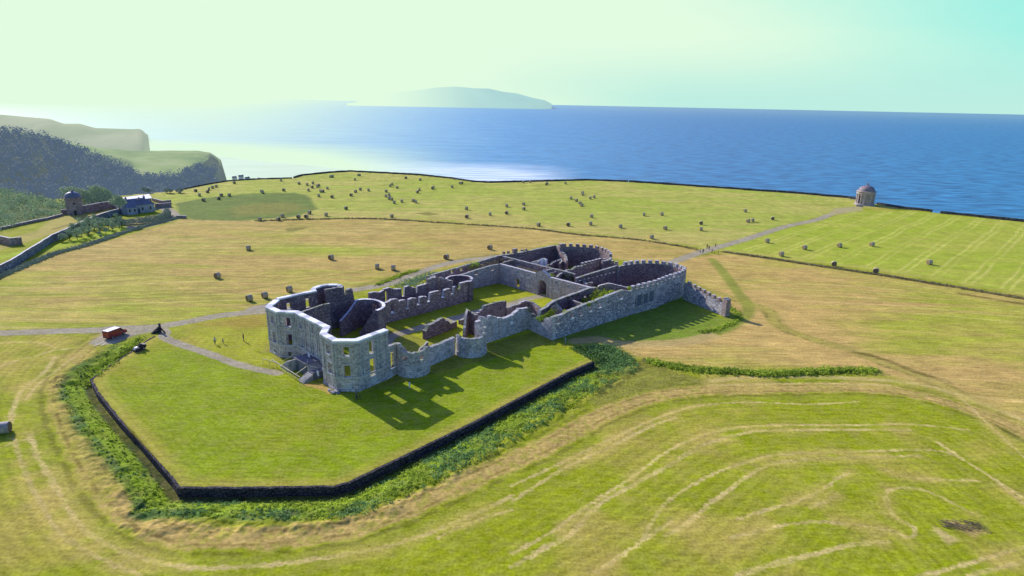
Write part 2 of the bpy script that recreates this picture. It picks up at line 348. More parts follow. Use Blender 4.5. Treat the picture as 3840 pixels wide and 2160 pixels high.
    # swath lines near field
    SW=[(zd,[(70,60),(90,130),(150,280),(210,390),(290,520),(400,600),(520,670),(700,745)],.55),(zd,[(150,40),(200,170),(280,300),(340,410),(430,520),(560,600),(780,680),(1000,712),(1300,700),(1600,665),(1900,615),(2100,555),(2300,480),(2576,350)],.6),
     (zd,[(2200,560),(2400,470),(2576,420)],.3),(ze,[(0,700),(300,560),(550,440),(780,340),(950,295),(1200,280),(1500,290),(1750,275)],.4),(ze,[(0,780),(250,620),(500,500),(700,400),(820,360)],.55),
     (ze,[(0,1040),(200,930),(400,790),(600,660),(760,540),(900,470),(1060,420),(1300,395),(1700,395),(2000,390),(2300,420)],.45),(ze,[(0,1110),(150,1020),(300,940),(430,800),(600,700),(750,620),(900,530),(1000,480),(1200,430),(1400,420),(1700,418),(2000,420)],.6),
     (ze,[(640,1000),(760,800),(900,700),(1060,620),(1250,560),(1400,540),(1700,530),(2100,520),(2250,560),(2400,650),(2576,790)],.4),(ze,[(420,1140),(640,990),(800,880)],.45),(ze,[(780,950),(880,890),(980,800),(1080,730),(1160,670),(1280,600),(1450,570),(1700,560),(2050,550)],.55),
     (ze,[(1130,870),(1300,815),(1450,770),(1570,715),(1640,660),(1700,630)],.5),(ze,[(1500,810),(1640,750)],.4),(ze,[(1100,960),(1500,880),(1880,920),(2000,960),(2020,910),(1930,860),(1890,790),(1890,730),(1960,710),(2100,730),(2300,830)],.5),
     (ze,[(1130,1154),(1300,1100),(1500,1050),(1700,1000),(1900,980)],.65),(ze,[(1880,620),(2000,660),(2350,675)],.4),(ze,[(2050,1154),(2300,1090),(2576,1010)],.5),(ze,[(2300,1154),(2576,1080)],.45),
     (zd,[(0,105),(80,75),(160,60)],.3),(z6,[(0,640),(150,590),(330,545),(480,500),(640,480)],.6),(z6,[(480,560),(400,680),(300,760),(180,870),(120,1000),(80,1150)],.7),(z6,[(700,520),(480,690),(330,800),(230,930)],.4),(z6,[(0,435),(250,425),(420,450),(500,490)],.3),
     (D,[(2400,985),(2500,1080),(2576,1150)],.4),(ze,[(2140,480),(2260,560),(2576,760)],.5),(ze,[(1000,170),(1300,150),(1600,155),(1900,170),(2100,200),(2300,260),(2576,370)],1.2),(ze,[(1000,195),(1500,185),(1900,195)],.5)]
    for z,pts,w in SW:
        d=pdist(X,Y,catmull([U(z(*q)) for q in pts],4),w*6)
        br=sstep(.30,.62,fbm(X,Y,2.2,70,3))
        w=w*.70; br=sstep(.32,.56,fbm(X,Y,3.5,70,3)); blend(sstep(w*1.15,w*.55,d+(vn(X,Y,.5,71)-.5)*.45)*(.55+.45*br)*(.6+.4*sstep(.3,.6,vn(X,Y,.35,72))),lin(210,196,138),.92)
        blend(sstep(w*6,w,d)*sstep(.40,.65,n2),lin(192,176,104),.45)
    # faint parallel mowing ridges in the near field
    dB=pdist(X,Y,B,75); wave=np.sin(dB*2*math.pi/1.55+n2*3); nf=sstep(4,7,dB)*sstep(74,60,dB)*o*(Y<U(D(1288,860))[1])
    col*=(1+ (wave*.085*nf*sstep(.2,.5,n1))[:,None])
    # dark green bank on the right
    hb=catmull([U(ze(*q)) for q in ((690,70),(800,95),(950,118),(1120,125),(1300,135),(1480,128),(1650,122),(1820,120))]); d=pdist(X,Y,hb,5)
    blend(sstep(2.0,.8,d+(n3-.5)),lin(88,104,46))
    # boundary banks in the far fields
    for pts,w in (([(460,552),(640,556),(880,550),(1000,553),(1100,560),(1330,575),(1450,590),(1600,603),(1700,618),(1760,630)],.9),([(1820,634),(1900,645),(2050,668),(2200,690),(2400,722),(2576,752),(2800,790)],1.3),([(1940,700),(2300,770)],0.01),([(2150,885),(2230,905),(2300,935),(2380,960)],.8),([(2420,740),(2576,765)],1.0)):
        if w<.1: continue
        d=pdist(X,Y,[U(D(*q)) for q in pts],7); blend(sstep(w*1.6,w*.5,d+(n3-.5)*.8),lin(104,92,46),.8); blend(sstep(5,1.5,d)*sstep(.4,.6,st2),lin(196,178,112),.5)
    for pts in ([(400,512),(640,540),(0,0)][:2],[(1150,490),(1500,478),(2000,500)],[(560,600),(0,668)]):
        pass
    for pts,w in (([(1170,505),(1400,470),(1800,498),(2100,518)],.6),([(760,445),(900,447),(1100,466),(1300,470)],.6),([(0,772),(200,757),(400,748),(640,726),(860,690),(1000,668),(1250,640)],.5),([(600,790),(700,772),(850,737),(930,712),(1050,682),(1130,660),(1250,640)],1.2),([(0,720),(300,708),(640,690)],.3),([(60,700),(400,693),(700,700),(900,690)],.3),([(0,745),(300,735),(600,730)],.3)):
        d=pdist(X,Y,[U(D(*q)) for q in pts],5); blend(sstep(w*1.5,w*.4,d),lin(124,122,56),.5)
    # uncut rough patch
    rp=W(D,[(440,512),(520,497),(640,486),(740,485),(775,492),(800,525),(740,545),(600,556),(480,552),(450,540)])
    blend(pmask(X,Y,rp,1.5,1),lin(104,132,62)*(.8+.4*n2[:,None])*(1-.0)+0); ri=W(D,[(560,525),(640,512),(740,510),(780,525),(700,540),(600,545)]); blend(pmask(X,Y,ri,4,3),lin(146,140,72),.5)
    for q in ([(1040,537),(1080,534),(1110,539),(1080,542)],[(715,576),(745,572),(775,573),(750,581),(725,583)]):
        blend(pmask(X,Y,W(D,q),.8,.5),lin(120,124,58),.8)
    # orchard lawn, hedge bank and walled garden on the left
    ol=W(D,[(-700,760),(0,668),(150,622),(300,583),(440,548),(420,545),(300,560),(150,605),(0,660),(-700,740)])
    gar=W(zh,[(-1500,1500),(0,1250),(700,1060),(1300,900),(2200,670),(1800,780),(1300,800),(700,960),(0,1150),(-1500,1450)]); blend(pmask(X,Y,gar,1),lin(160,188,48))
    gar2=W(zh,[(-1500,1200),(-300,900),(0,650),(300,600),(880,500),(1200,480),(1200,560),(700,760),(0,950),(-1500,1420)]); blend(pmask(X,Y,gar2,1),lin(170,166,92)*(.9+.25*n2[:,None]))
    d=pdist(X,Y,W(zh,[(0,860),(400,760),(880,530)]),4); blend(sstep(1.3,.3,d),lin(104,88,52),.7)
    hr=W(zh,[(1300,830),(1650,790),(2050,700),(1900,620),(1300,700)]); blend(pmask(X,Y,hr,1),lin(150,140,120),.8)
    # scrub beyond the walled garden
    sh=W(D,[(-2600,700),(0,580),(60,560),(150,540),(165,520),(130,500),(0,470),(-2600,430)]); blend(pmask(X,Y,sh,1.5,1),lin(82,112,66)*(.7+.6*n3[:,None]))
    pd=plateau_d(X,Y)
    blend(sstep(4.0,1.0,pd)*sstep(.3,.6,n2),lin(160,160,100),.6)
    # cliffs and valley sides
    blend(sstep(-.5,-4,pd),lin(74,84,62)*(.7+.6*n2[:,None]))
    # gravel
    rm=np.zeros(len(X))
    for pl,w in ROADS:
        d=pdist(X,Y,pl,w+1.5); rm=np.maximum(rm,sstep(w+.25,w-.2,d+(n3-.5)*.5))
        if w>1.3: 
            mid_=sstep(.45,.15,d)*.0
    rm=np.maximum(rm,pmask(X,Y,PULL,.5,.35))
    gv=lin(164,162,152)*(.88+.24*vn(X,Y,.35,90)[:,None])
    blend(rm,gv)
    for pl,w in ROADS[:1]+ROADS[2:4]:
        d=pdist(X,Y,pl,3); blend(sstep(.35,.1,d)*sstep(.4,.6,n3),lin(150,150,96),.35)
        blend(sstep(w+1.0,w+.3,d)*sstep(w-.2,w+.2,d)*sstep(.4,.6,n3),lin(120,130,60),.5)
    # bare earth by the steps and the temple
    for z,pts,c in ((zb,[(820,960),(1000,1060),(1350,1080),(1500,1180),(1680,1260),(1480,1300),(1200,1180),(880,1120)],lin(196,166,108)),(z7,[(800,600),(1250,575),(1260,640),(950,690),(700,720)],lin(176,172,132)),(ze,[(2120,900),(2240,970),(2200,990),(2120,930)],lin(200,186,130)),(ze,[(2180,870),(2400,930),(2320,960),(2240,920)],lin(186,168,110))):
        blend(pmask(X,Y,W(z,pts),.5,.4),c,.85)
    wl=pdist(X,Y,HAHA,60); col*=(1+(np.sin(wl*2*math.pi/1.05+n2*2)*.05*lm_*(n1>.3))[:,None])
    col=col*np.array([1.17,1.06,.78])
    col=np.clip(col,0.005,1)
    rough=np.clip(vm+pmask(X,Y,wedge,1.2)+pmask(X,Y,nb,.6)+pmask(X,Y,sh,1.5),0,1)
    me=bpy.data.meshes.new('ground')
    nf_=(na-1)*(nr-1); me.vertices.add(len(X)); me.vertices.foreach_set('co',np.stack([X,Y,Z],1).astype(np.float32).ravel())
    i=np.arange(nr-1)[:,None]*na+np.arange(na-1)[None,:]
    q=np.stack([i,i+na,i+na+1,i+1],-1).reshape(-1,4)[:, ::-1]
    me.loops.add(nf_*4); me.polygons.add(nf_); me.loops.foreach_set('vertex_index',q.ravel().astype(np.int32)); me.polygons.foreach_set('loop_start',np.arange(0,nf_*4,4,dtype=np.int32))
    me.polygons.foreach_set('use_smooth',np.ones(nf_,bool)); me.update(calc_edges=True)
    a=me.color_attributes.new('paint','FLOAT_COLOR','POINT'); a.data.foreach_set('color',np.concatenate([col,np.ones((len(X),1))],1).astype(np.float32).ravel())
    b=me.attributes.new('rough','FLOAT','POINT'); b.data.foreach_set('value',rough.astype(np.float32))
    k=N('field_grass',.95,.05); p=k.pos(); c=k.attr('paint')
    f1=k.noise(k.scale(p,(1,1,.2)),2.2,5,.7); f2=k.noise(k.scale(p,(.35,1.3,.2),(0,0,.25)),1.1,4,.65); f3=k.noise(p,.16,4,.6)
    v=k.math('ADD',k.math('MULTIPLY',f1,.75),k.math('MULTIPLY',f2,.55)); v=k.math('ADD',v,k.math('MULTIPLY',f3,.35))
    g=k.ramp(v,[(.60,.50),(.82,.86),(1.02,1.25)])
    c2=k.mix(1.0,c,g,'MULTIPLY'); warm=k.mix(k.math('MULTIPLY',k.ramp(k.noise(p,.55,5,.7),[(.42,0.0),(.66,1.0)]),.22),c2,(.52,.40,.15,1)); 
    k.col(warm); bn=k.bump(k.math('ADD',k.math('MULTIPLY',f1,.6),k.math('MULTIPLY',k.noise(p,.9,4,.7),1.0)),.55,.22)
    r=k.math('ADD',k.math('MULTIPLY',k.attr('rough','Fac'),.9),.38); k.l.new(r,bn.inputs['Strength'])
    me.materials.append(k.m); o=bpy.data.objects.new('ground',me); COL.objects.link(o); o['kind']='structure'; return o
ground=build_ground()
# ------------------------------------------------------------------ sea
def sea():
    n=96; v=[(0,0,-50)]; f=[]; R=[150,300,500,800,1300,2200,4000,8000,20000,60000]
    for r in R:
        for i in range(n): t=2*math.pi*i/n; v.append((r*math.sin(t),r*math.cos(t),-50))
    for i in range(n): f.append((0,1+(i+1)%n,1+i))
    for k in range(len(R)-1):
        for i in range(n): a=1+k*n+i; b=1+k*n+(i+1)%n; f.append((a,b,b+n,a+n))
    me=bpy.data.meshes.new('sea'); me.from_pydata(v,[],f); me.update()
    k=N('sea_water',.38,.35); p=k.pos()
    # bearing mask, used to paint glare and haze towards the sun
    def angmask(deg0,deg1):
        sx=k.add('ShaderNodeSeparateXYZ'); k.set(sx.inputs[0],p); a=k.math('ARCTAN2',sx.outputs[0],sx.outputs[1])
        r=k.add('ShaderNodeMapRange',interpolation_type='SMOOTHSTEP'); k.set(r.inputs[0],a); r.inputs[1].default_value=math.radians(deg0); r.inputs[2].default_value=math.radians(deg1); return r.outputs[0]
    w1=k.noise(k.scale(p,(.03,.09,1),(0,0,-.35)),1.0,5,.6); w2=k.noise(k.scale(p,(.006,.018,1),(0,0,-.3)),1.0,4,.6)
    deep=k.ramp(w1,[(.36,S(8,72,112)),(.64,S(62,152,190))])
    lt=k.ramp(w2,[(.4,S(90,180,205)),(.6,S(150,215,225))])
    c=k.mix(k.math('MULTIPLY',k.math('SUBTRACT',1.0,angmask(-16,20)),.55),deep,lt)  # lighter water colour paints the glare towards the sun
    # surf line: distance to a polyline approximated by a rotated band near the beach
    s0=Vector((*U(D(560,425),-50),0)); s1=Vector((*U(D(1330,450),-50),0)); e=(s1-s0).normalized(); nrm=Vector((-e.y,e.x,0))
    dt=k.add('ShaderNodeVectorMath',operation='DOT_PRODUCT'); k.set(dt.inputs[0],p); dt.inputs[1].default_value=nrm
    off=nrm.dot(s0); dist=k.math('SUBTRACT',dt.outputs['Value'],off)
    wob=k.math('MULTIPLY',k.math('SUBTRACT',k.noise(k.scale(p,(.006,.006,1)),1.0,3),.5),80)
    dist=k.math('ADD',dist,wob)
    near=k.math('SUBTRACT',1.0,k.ramp(k.math('DIVIDE',dist,260.0),[(0.25,0),(.95,1)]))
    fo=k.ramp(k.noise(k.scale(p,(.008,.075,1),(0,0,math.atan2(e.y,e.x))),1.0,5,.6),[(.42,0),(.56,1)])
    foam=k.math('MULTIPLY',near,k.math('ADD',k.math('MULTIPLY',fo,.6),.42),True)
    foam=k.math('MULTIPLY',foam,k.math('SUBTRACT',1.0,angmask(0,7)))
    c=k.mix(foam,c,S(240,250,240)); k.col(c)
    k.bump(k.math('ADD',w1,k.math('MULTIPLY',k.noise(k.scale(p,(.12,.3,1),(0,0,-.3)),1.0,3),.5)),.9,1.2)
    # haze painted on the water as emission, stronger towards the sun
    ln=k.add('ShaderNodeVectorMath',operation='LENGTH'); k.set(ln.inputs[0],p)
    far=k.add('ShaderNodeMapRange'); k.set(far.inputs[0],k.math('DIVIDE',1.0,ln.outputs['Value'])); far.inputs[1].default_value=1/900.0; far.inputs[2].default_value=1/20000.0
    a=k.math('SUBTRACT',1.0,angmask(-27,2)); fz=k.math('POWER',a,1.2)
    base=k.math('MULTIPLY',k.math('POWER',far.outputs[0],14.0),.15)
    shore_glare=k.math('MULTIPLY',k.math('SUBTRACT',1.0,k.ramp(k.math('DIVIDE',dist,620.0),[(.1,0),(1.0,1)])),k.math('SUBTRACT',1.0,angmask(-19,-2))); base=k.math('ADD',base,k.math('MULTIPLY',shore_glare,1.0))  # near-shore glare painted as extra emission
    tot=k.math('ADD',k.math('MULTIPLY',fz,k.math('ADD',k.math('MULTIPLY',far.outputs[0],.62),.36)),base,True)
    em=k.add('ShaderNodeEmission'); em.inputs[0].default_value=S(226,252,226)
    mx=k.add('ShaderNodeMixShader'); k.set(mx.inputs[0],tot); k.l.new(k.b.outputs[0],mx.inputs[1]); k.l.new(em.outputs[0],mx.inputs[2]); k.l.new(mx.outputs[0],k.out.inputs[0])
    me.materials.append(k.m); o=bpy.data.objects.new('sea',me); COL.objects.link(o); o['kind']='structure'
sea()
# beach of pale sand at the mouth of the valley
def sheet(name,pts,z,m):
    b=MB(); b.face([(x,y,z) for x,y in pts][::-1] if False else [(x,y,z) for x,y in pts]); o=b.build(name,m); o['kind']='structure'; return o
def beach():
    k=N('wet_sand',.35,.5); p=k.pos(); k.col(k.ramp(k.noise(k.scale(p,(.01,.04,1)),1,4),[(.4,S(190,190,170)),(.6,S(225,228,210))]))
    em=k.add('ShaderNodeEmission'); em.inputs[0].default_value=S(222,248,222); mx=k.add('ShaderNodeMixShader'); mx.inputs[0].default_value=.75  # pale haze and glare painted over the sand as emission
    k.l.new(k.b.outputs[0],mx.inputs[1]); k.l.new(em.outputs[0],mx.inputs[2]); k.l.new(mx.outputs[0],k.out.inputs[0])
    P=[U(D(*q),-49.6) for q in ((560,440),(640,470),(850,500),(1050,480),(1010,445),(900,430),(760,415),(640,405),(560,395),(480,385),(400,375))]
    sheet('beach',P,-49.6,k.m)
beach()
# ------------------------------------------------------------------ far land
def profile_sheet(name,prof,m,rows=14,rough=3.0,cols=120,zb=-52):
    # prof: list of (px,  ytop, dist_top, dist_front) : slope from the shore up to a skyline and down behind
    xs=[p[0] for p in prof]; X=np.linspace(xs[0],xs[-1],cols)
    yt=np.interp(X,xs,[p[1] for p in prof]); dt=np.interp(X,xs,[p[2] for p in prof]); df=np.interp(X,xs,[p[3] for p in prof])
    V=[];Fc=[]
    for i in range(cols):
        x,y,z=UD((X[i],yt[i]),dt[i]); a=math.atan2(x,y)
        for j in range(rows+1):
            t=j/rows; r=df[i]+(dt[i]-df[i])*t; zz=zb+(z-zb)*math.sin(t*math.pi/2)**.8
            zz+=(float(fbm(np.array([a*r]),np.array([r]),rough*12,3)[0])-.5)*rough*math.sin(t*math.pi)
            V.append((r*math.sin(a),r*math.cos(a),zz))
        r=dt[i]*1.5; V.append((r*math.sin(a),r*math.cos(a),zb))
    R=rows+2
    for i in range(cols-1):
        for j in range(R-1): a=i*R+j; Fc.append((a,a+R,a+R+1,a+1))
    me=bpy.data.meshes.new(name); me.from_pydata(V,[],Fc); me.polygons.foreach_set('use_smooth',[True]*len(Fc)); me.materials.append(m); me.update()
    o=bpy.data.objects.new(name,me); COL.objects.link(o); o['kind']='structure'; return o
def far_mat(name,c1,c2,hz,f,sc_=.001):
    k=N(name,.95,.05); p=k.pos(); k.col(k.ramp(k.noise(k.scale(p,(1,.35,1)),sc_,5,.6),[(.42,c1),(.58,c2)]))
    e=k.add('ShaderNodeEmission'); e.inputs[0].default_value=hz; mx=k.add('ShaderNodeMixShader'); k.set(mx.inputs[0],f)  # haze painted on as emission mixed over the land colour
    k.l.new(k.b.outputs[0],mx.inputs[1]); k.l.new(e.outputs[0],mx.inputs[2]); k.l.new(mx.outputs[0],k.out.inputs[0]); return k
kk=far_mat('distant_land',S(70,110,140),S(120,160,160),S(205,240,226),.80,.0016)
# the painted haze grows stronger and paler towards the sun
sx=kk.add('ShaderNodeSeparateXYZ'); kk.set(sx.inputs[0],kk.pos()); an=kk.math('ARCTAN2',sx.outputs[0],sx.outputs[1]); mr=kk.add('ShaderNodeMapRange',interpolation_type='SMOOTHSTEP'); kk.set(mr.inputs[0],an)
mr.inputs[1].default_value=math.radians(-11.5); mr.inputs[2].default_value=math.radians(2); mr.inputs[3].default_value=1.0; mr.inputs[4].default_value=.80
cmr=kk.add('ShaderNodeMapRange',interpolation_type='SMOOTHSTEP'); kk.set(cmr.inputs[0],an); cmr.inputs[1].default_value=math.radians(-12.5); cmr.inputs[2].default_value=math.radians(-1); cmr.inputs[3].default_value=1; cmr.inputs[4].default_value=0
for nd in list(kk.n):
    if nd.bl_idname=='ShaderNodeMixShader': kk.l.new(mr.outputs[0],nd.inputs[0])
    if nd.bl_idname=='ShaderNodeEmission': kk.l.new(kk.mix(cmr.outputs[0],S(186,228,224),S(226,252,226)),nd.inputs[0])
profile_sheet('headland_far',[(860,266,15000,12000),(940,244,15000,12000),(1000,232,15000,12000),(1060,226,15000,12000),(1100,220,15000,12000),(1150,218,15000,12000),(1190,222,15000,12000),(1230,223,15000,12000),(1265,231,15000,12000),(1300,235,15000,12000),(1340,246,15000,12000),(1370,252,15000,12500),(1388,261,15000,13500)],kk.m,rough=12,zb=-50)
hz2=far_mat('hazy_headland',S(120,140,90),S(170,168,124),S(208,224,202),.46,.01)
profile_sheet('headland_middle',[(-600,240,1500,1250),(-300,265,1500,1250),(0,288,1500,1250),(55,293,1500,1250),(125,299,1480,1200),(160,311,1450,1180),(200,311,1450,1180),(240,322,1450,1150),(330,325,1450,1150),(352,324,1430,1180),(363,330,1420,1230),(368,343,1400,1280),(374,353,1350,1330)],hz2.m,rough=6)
# headland with the wooded valley side
def headland():
    px=[-1400,-600,-300,0,118,200,261,341,444,503,533,560,574]
    zt=[75,52,38,20.6,9.4,2,-4,-8,-10,-10.5,-13,-20,-46]
    rt=[820,820,820,800,800,800,810,820,830,830,830,800,640]
    rf=[330,340,350,400,420,430,430,430,440,450,470,520,560]
    # near edge of the mown plateau
    rn=[790,790,790,770,760,700,620,635,615,690,800,790,635]
    zn=[73,50,36,19,10,3,-2,-16,-15,-14,-15,-24,-46]
    cols=240; X=np.linspace(-1400,574,cols); I=lambda v:np.interp(X,px,v)
    ZT,RT,RF,RN,ZN=map(I,(zt,rt,rf,rn,zn)); V=[];Fc=[]; n1_,n2_=26,14; R=n1_+n2_+3
    for i in range(cols):
        d=ray((X[i],420)); a=math.atan2(d.x,d.y)
        for j in range(n1_+1):
            t=j/n1_; r=RF[i]+(RN[i]-RF[i])*t; z=-52+(ZN[i]+52)*(t**.75)
            z+=(float(fbm(np.array([a*r]),np.array([r]),60,3)[0])-.5)*9*math.sin(t*math.pi); V.append((r*math.sin(a),r*math.cos(a),z))
        for j in range(1,n2_+1):
            t=j/n2_; r=RN[i]+(RT[i]-RN[i])*t; V.append((r*math.sin(a),r*math.cos(a),ZN[i]+(ZT[i]-ZN[i])*t+(float(fbm(np.array([a*r]),np.array([r]),50,7)[0])-.5)*3))
        for r,z in ((RT[i]+25,-10),(RT[i]+60,-55)): V.append((r*math.sin(a),r*math.cos(a),min(z,ZT[i]-3)))
    for i in range(cols-1):
        for j in range(R-1): a=i*R+j; Fc.append((a,a+R,a+R+1,a+1))
    me=bpy.data.meshes.new('headland'); me.from_pydata(V,[],Fc); me.polygons.foreach_set('use_smooth',[True]*len(Fc)); me.update(); wa=me.attributes.new('wood','FLOAT','POINT'); wa.data.foreach_set('value',[1.0 if (k_%R)<n1_ and X[k_//R]<545 else 0.0 for k_ in range(len(V))])
    k=N('headland_turf',.95,.05); p=k.pos(); nz=k.noise(k.scale(p,(1,1,1)),.02,5,.6)
    grass=k.ramp(nz,[(.35,S(112,140,66)),(.5,S(150,168,84)),(.68,S(176,182,118))])
    g=k.add('ShaderNodeNewGeometry'); s2=k.add('ShaderNodeSeparateXYZ'); k.set(s2.inputs[0],g.outputs['Normal'])
    rock=k.ramp(k.noise(k.scale(p,(1,1,.4)),.06,5,.7),[(.4,S(40,52,60)),(.65,S(70,82,80))])
    slope=k.ramp(s2.outputs[2],[(.86,0),(.95,1)]); k.col(k.mix(k.attr('wood','Fac'),k.mix(slope,rock,grass),(.030,.045,.042,1)))
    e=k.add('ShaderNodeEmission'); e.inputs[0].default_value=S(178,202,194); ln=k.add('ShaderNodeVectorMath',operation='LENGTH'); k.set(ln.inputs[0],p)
    r=k.add('ShaderNodeMapRange'); k.set(r.inputs[0],ln.outputs['Value']); r.inputs[1].default_value=300; r.inputs[2].default_value=850; r.inputs[3].default_value=.10; r.inputs[4].default_value=.28  # painted haze: emission share rises with distance
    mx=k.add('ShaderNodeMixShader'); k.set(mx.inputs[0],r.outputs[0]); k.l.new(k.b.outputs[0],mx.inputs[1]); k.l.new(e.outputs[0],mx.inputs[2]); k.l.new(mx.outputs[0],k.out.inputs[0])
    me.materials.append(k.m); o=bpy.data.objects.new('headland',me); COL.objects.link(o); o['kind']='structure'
    return V,R,cols,n1_,X
HV=headland()
# ------------------------------------------------------------------ sky and sun
def sky():
    w=bpy.data.worlds.new('World'); sc.world=w; w.use_nodes=True; t=w.node_tree; n=t.nodes; l=t.links; bg=n['Background']
    s=n.new('ShaderNodeTexSky'); s.sky_type='NISHITA'; s.sun_disc=False; s.sun_elevation=SUN_EL; s.sun_rotation=SUN_AZ; s.air_density=1.0; s.dust_density=2.5; s.ozone_density=1.5
    tc=n.new('ShaderNodeTexCoord'); sep=n.new('ShaderNodeSeparateXYZ'); l.new(tc.outputs['Generated'],sep.inputs[0])
    def M(op,a,b=0.0,clamp=False):
        k=n.new('ShaderNodeMath'); k.operation=op; k.use_clamp=clamp
        for i,v in enumerate((a,b)):
            if isinstance(v,(int,float)): k.inputs[i].default_value=v
            else: l.new(v,k.inputs[i])
        return k.outputs[0]
    def MX(f,a,b):
        k=n.new('ShaderNodeMix'); k.data_type='RGBA'
        for i,v in ((0,f),(6,a),(7,b)):
            if isinstance(v,(int,float,tuple)): k.inputs[i].default_value=v
            else: l.new(v,k.inputs[i])
        return k.outputs[2]
    def MR(v,a,b,c=0.0,d=1.0):
        k=n.new('ShaderNodeMapRange'); k.interpolation_type='SMOOTHSTEP'; l.new(v,k.inputs[0]); k.inputs[1].default_value=a; k.inputs[2].default_value=b; k.inputs[3].default_value=c; k.inputs[4].default_value=d; return k.outputs[0]
    dot=n.new('ShaderNodeVectorMath'); dot.operation='DOT_PRODUCT'; l.new(tc.outputs['Generated'],dot.inputs[0]); dot.inputs[1].default_value=sund
    z=sep.outputs[2]
    # K = 10 so that the background strength of 0.1 gives the haze its own radiance
    K=10.0
    kc=lambda r,g,b,q=1:(L1(r)*K*q,L1(g)*K*q,L1(b)*K*q,1)
    # wispy variation
    mp=n.new('ShaderNodeMapping'); mp.inputs['Scale'].default_value=(1.2,1.2,7); mp.inputs['Rotation'].default_value=(0,.25,0); l.new(tc.outputs['Generated'],mp.inputs[0])
    nz=n.new('ShaderNodeTexNoise'); nz.inputs['Scale'].default_value=1.6; nz.inputs['Detail'].default_value=5; l.new(mp.outputs[0],nz.inputs[0])
    wob=M('MULTIPLY',M('SUBTRACT',nz.outputs[0],.5),.26)
    ang=M('ADD',dot.outputs['Value'],wob)
    side=M('ADD',ang,M('MULTIPLY',z,-.75))
    low=MX(MR(side,.40,.68),kc(190,238,226),kc(226,252,226))
    cyan=MX(MR(side,.0,.44),kc(160,240,229),kc(226,252,226))
    band=MX(MR(z,.0,.10),low,cyan)
    up=MR(z,.155,.26)
    skyc=n.new('ShaderNodeMix'); skyc.data_type='RGBA'; skyc.blend_type='MULTIPLY'; skyc.inputs[0].default_value=1; l.new(s.outputs[0],skyc.inputs[6]); skyc.inputs[7].default_value=(.80,1.02,2.3,1)
    c=MX(up,band,skyc.outputs[2]); 
    l.new(c,bg.inputs[0]); bg.inputs[1].default_value=.1
    L=bpy.data.lights.new('sun','SUN'); L.energy=5.0; L.angle=math.radians(.5); L.color=(1,.93,.80)
    o=bpy.data.objects.new('sun',L); COL.objects.link(o); o.rotation_euler=(-sund).to_track_quat('-Z','Y').to_euler(); o.location=(0,0,200)
sky()
sc.view_settings.view_transform='Standard'; sc.view_settings.look='None'; sc.view_settings.exposure=0
# ------------------------------------------------------------------ stone materials
def ashlar(name,c1,c2,mort,bw=1.1,bh=.42,grime=.5):
    k=N(name,.9,.15); uv=k.uv(); p=k.pos()
    b=k.add('ShaderNodeTexBrick'); k.set(b.inputs['Vector'],uv); b.inputs['Scale'].default_value=1; b.inputs['Brick Width'].default_value=bw; b.inputs['Row Height'].default_value=bh
    b.inputs['Mortar Size'].default_value=.022; b.inputs['Mortar Smooth'].default_value=.3; b.inputs['Color1'].default_value=c1; b.inputs['Color2'].default_value=c2; b.inputs['Mortar'].default_value=mort; b.inputs['Bias'].default_value=-.1
    n=k.noise(p,.55,5,.65); st=k.noise(k.scale(p,(1.6,1.6,.22)),1.0,4,.65)
    c=k.mix(k.math('MULTIPLY',k.ramp(n,[(.38,0),(.68,1)]),grime),b.outputs[0],(.10,.095,.10,1))
    c=k.mix(k.math('MULTIPLY',k.ramp(st,[(.52,0),(.72,1)]),.45),c,(.46,.46,.42,1))
    c=k.mix(k.math('MULTIPLY',k.ramp(k.noise(p,2.7,4,.7),[(.42,0),(.62,1)]),.55),c,(.05,.05,.07,1)); c=k.mix(k.math('MULTIPLY',k.ramp(k.noise(k.scale(uv,(1,2.4,1)),.9,1,.5),[(.5,0),(.56,1)]),.20),c,(.62,.62,.60,1))
    k.col(c); k.bump(k.math('SUBTRACT',k.noise(p,5,4,.7),k.math('MULTIPLY',b.outputs['Fac'],.8)),.6,.06); return k.m
def rubble(name,dark,mid,light,sc_=1.5,pale=.55):
    k=N(name,.95,.1); p=k.pos(); uv=k.uv(); q=k.scale(uv,(1,1.5,1))
    v=k.add('ShaderNodeTexVoronoi'); k.set(v.inputs['Vector'],q); v.inputs['Scale'].default_value=sc_
    cell=k.ramp(k.add('ShaderNodeSeparateColor').outputs[0],[(0,dark),(1,light)]); sepn=[x for x in k.n if x.bl_idname=='ShaderNodeSeparateColor'][0]; k.l.new(v.outputs['Color'],sepn.inputs[0])
    e=k.vor(q,sc_,'DISTANCE_TO_EDGE'); jt=k.ramp(e,[(.02,0),(.12,1)])
    n=k.noise(p,.5,5,.7); c=k.mix(k.ramp(n,[(.45,0),(.85,1)]),cell,mid); c=k.mix(jt,tuple(x*.45 for x in mid[:3])+(1,),c)
    c=k.mix(k.math('MULTIPLY',k.ramp(k.noise(p,.22,3,.6),[(.55,0),(.66,1)]),pale),c,(.50,.52,.52,1))
    k.col(c); k.bump(k.math('ADD',k.math('MULTIPLY',jt,.8),k.noise(p,4,4,.7)),.9,.12); return k.m
M_ASH=ashlar('grey_ashlar',(.50,.48,.46,1),(.33,.32,.32,1),(.12,.12,.12,1))
M_RUST=ashlar('court_stone',(.44,.40,.40,1),(.33,.31,.33,1),(.22,.20,.22,1),1.4,.5,.35)
M_BRKN=ashlar('weathered_blocks',(.56,.56,.58,1),(.34,.34,.38,1),(.15,.15,.17,1),.9,.38,.55)
M_RUB=rubble('rubble_stone',(.18,.18,.22,1),(.36,.36,.40,1),(.74,.75,.80,1),2.1)
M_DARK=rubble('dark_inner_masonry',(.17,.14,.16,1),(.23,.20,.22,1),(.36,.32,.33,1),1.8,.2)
M_BROWN=rubble('brown_rubble',(.22,.17,.16,1),(.32,.26,.25,1),(.50,.43,.41,1),1.9,.2)
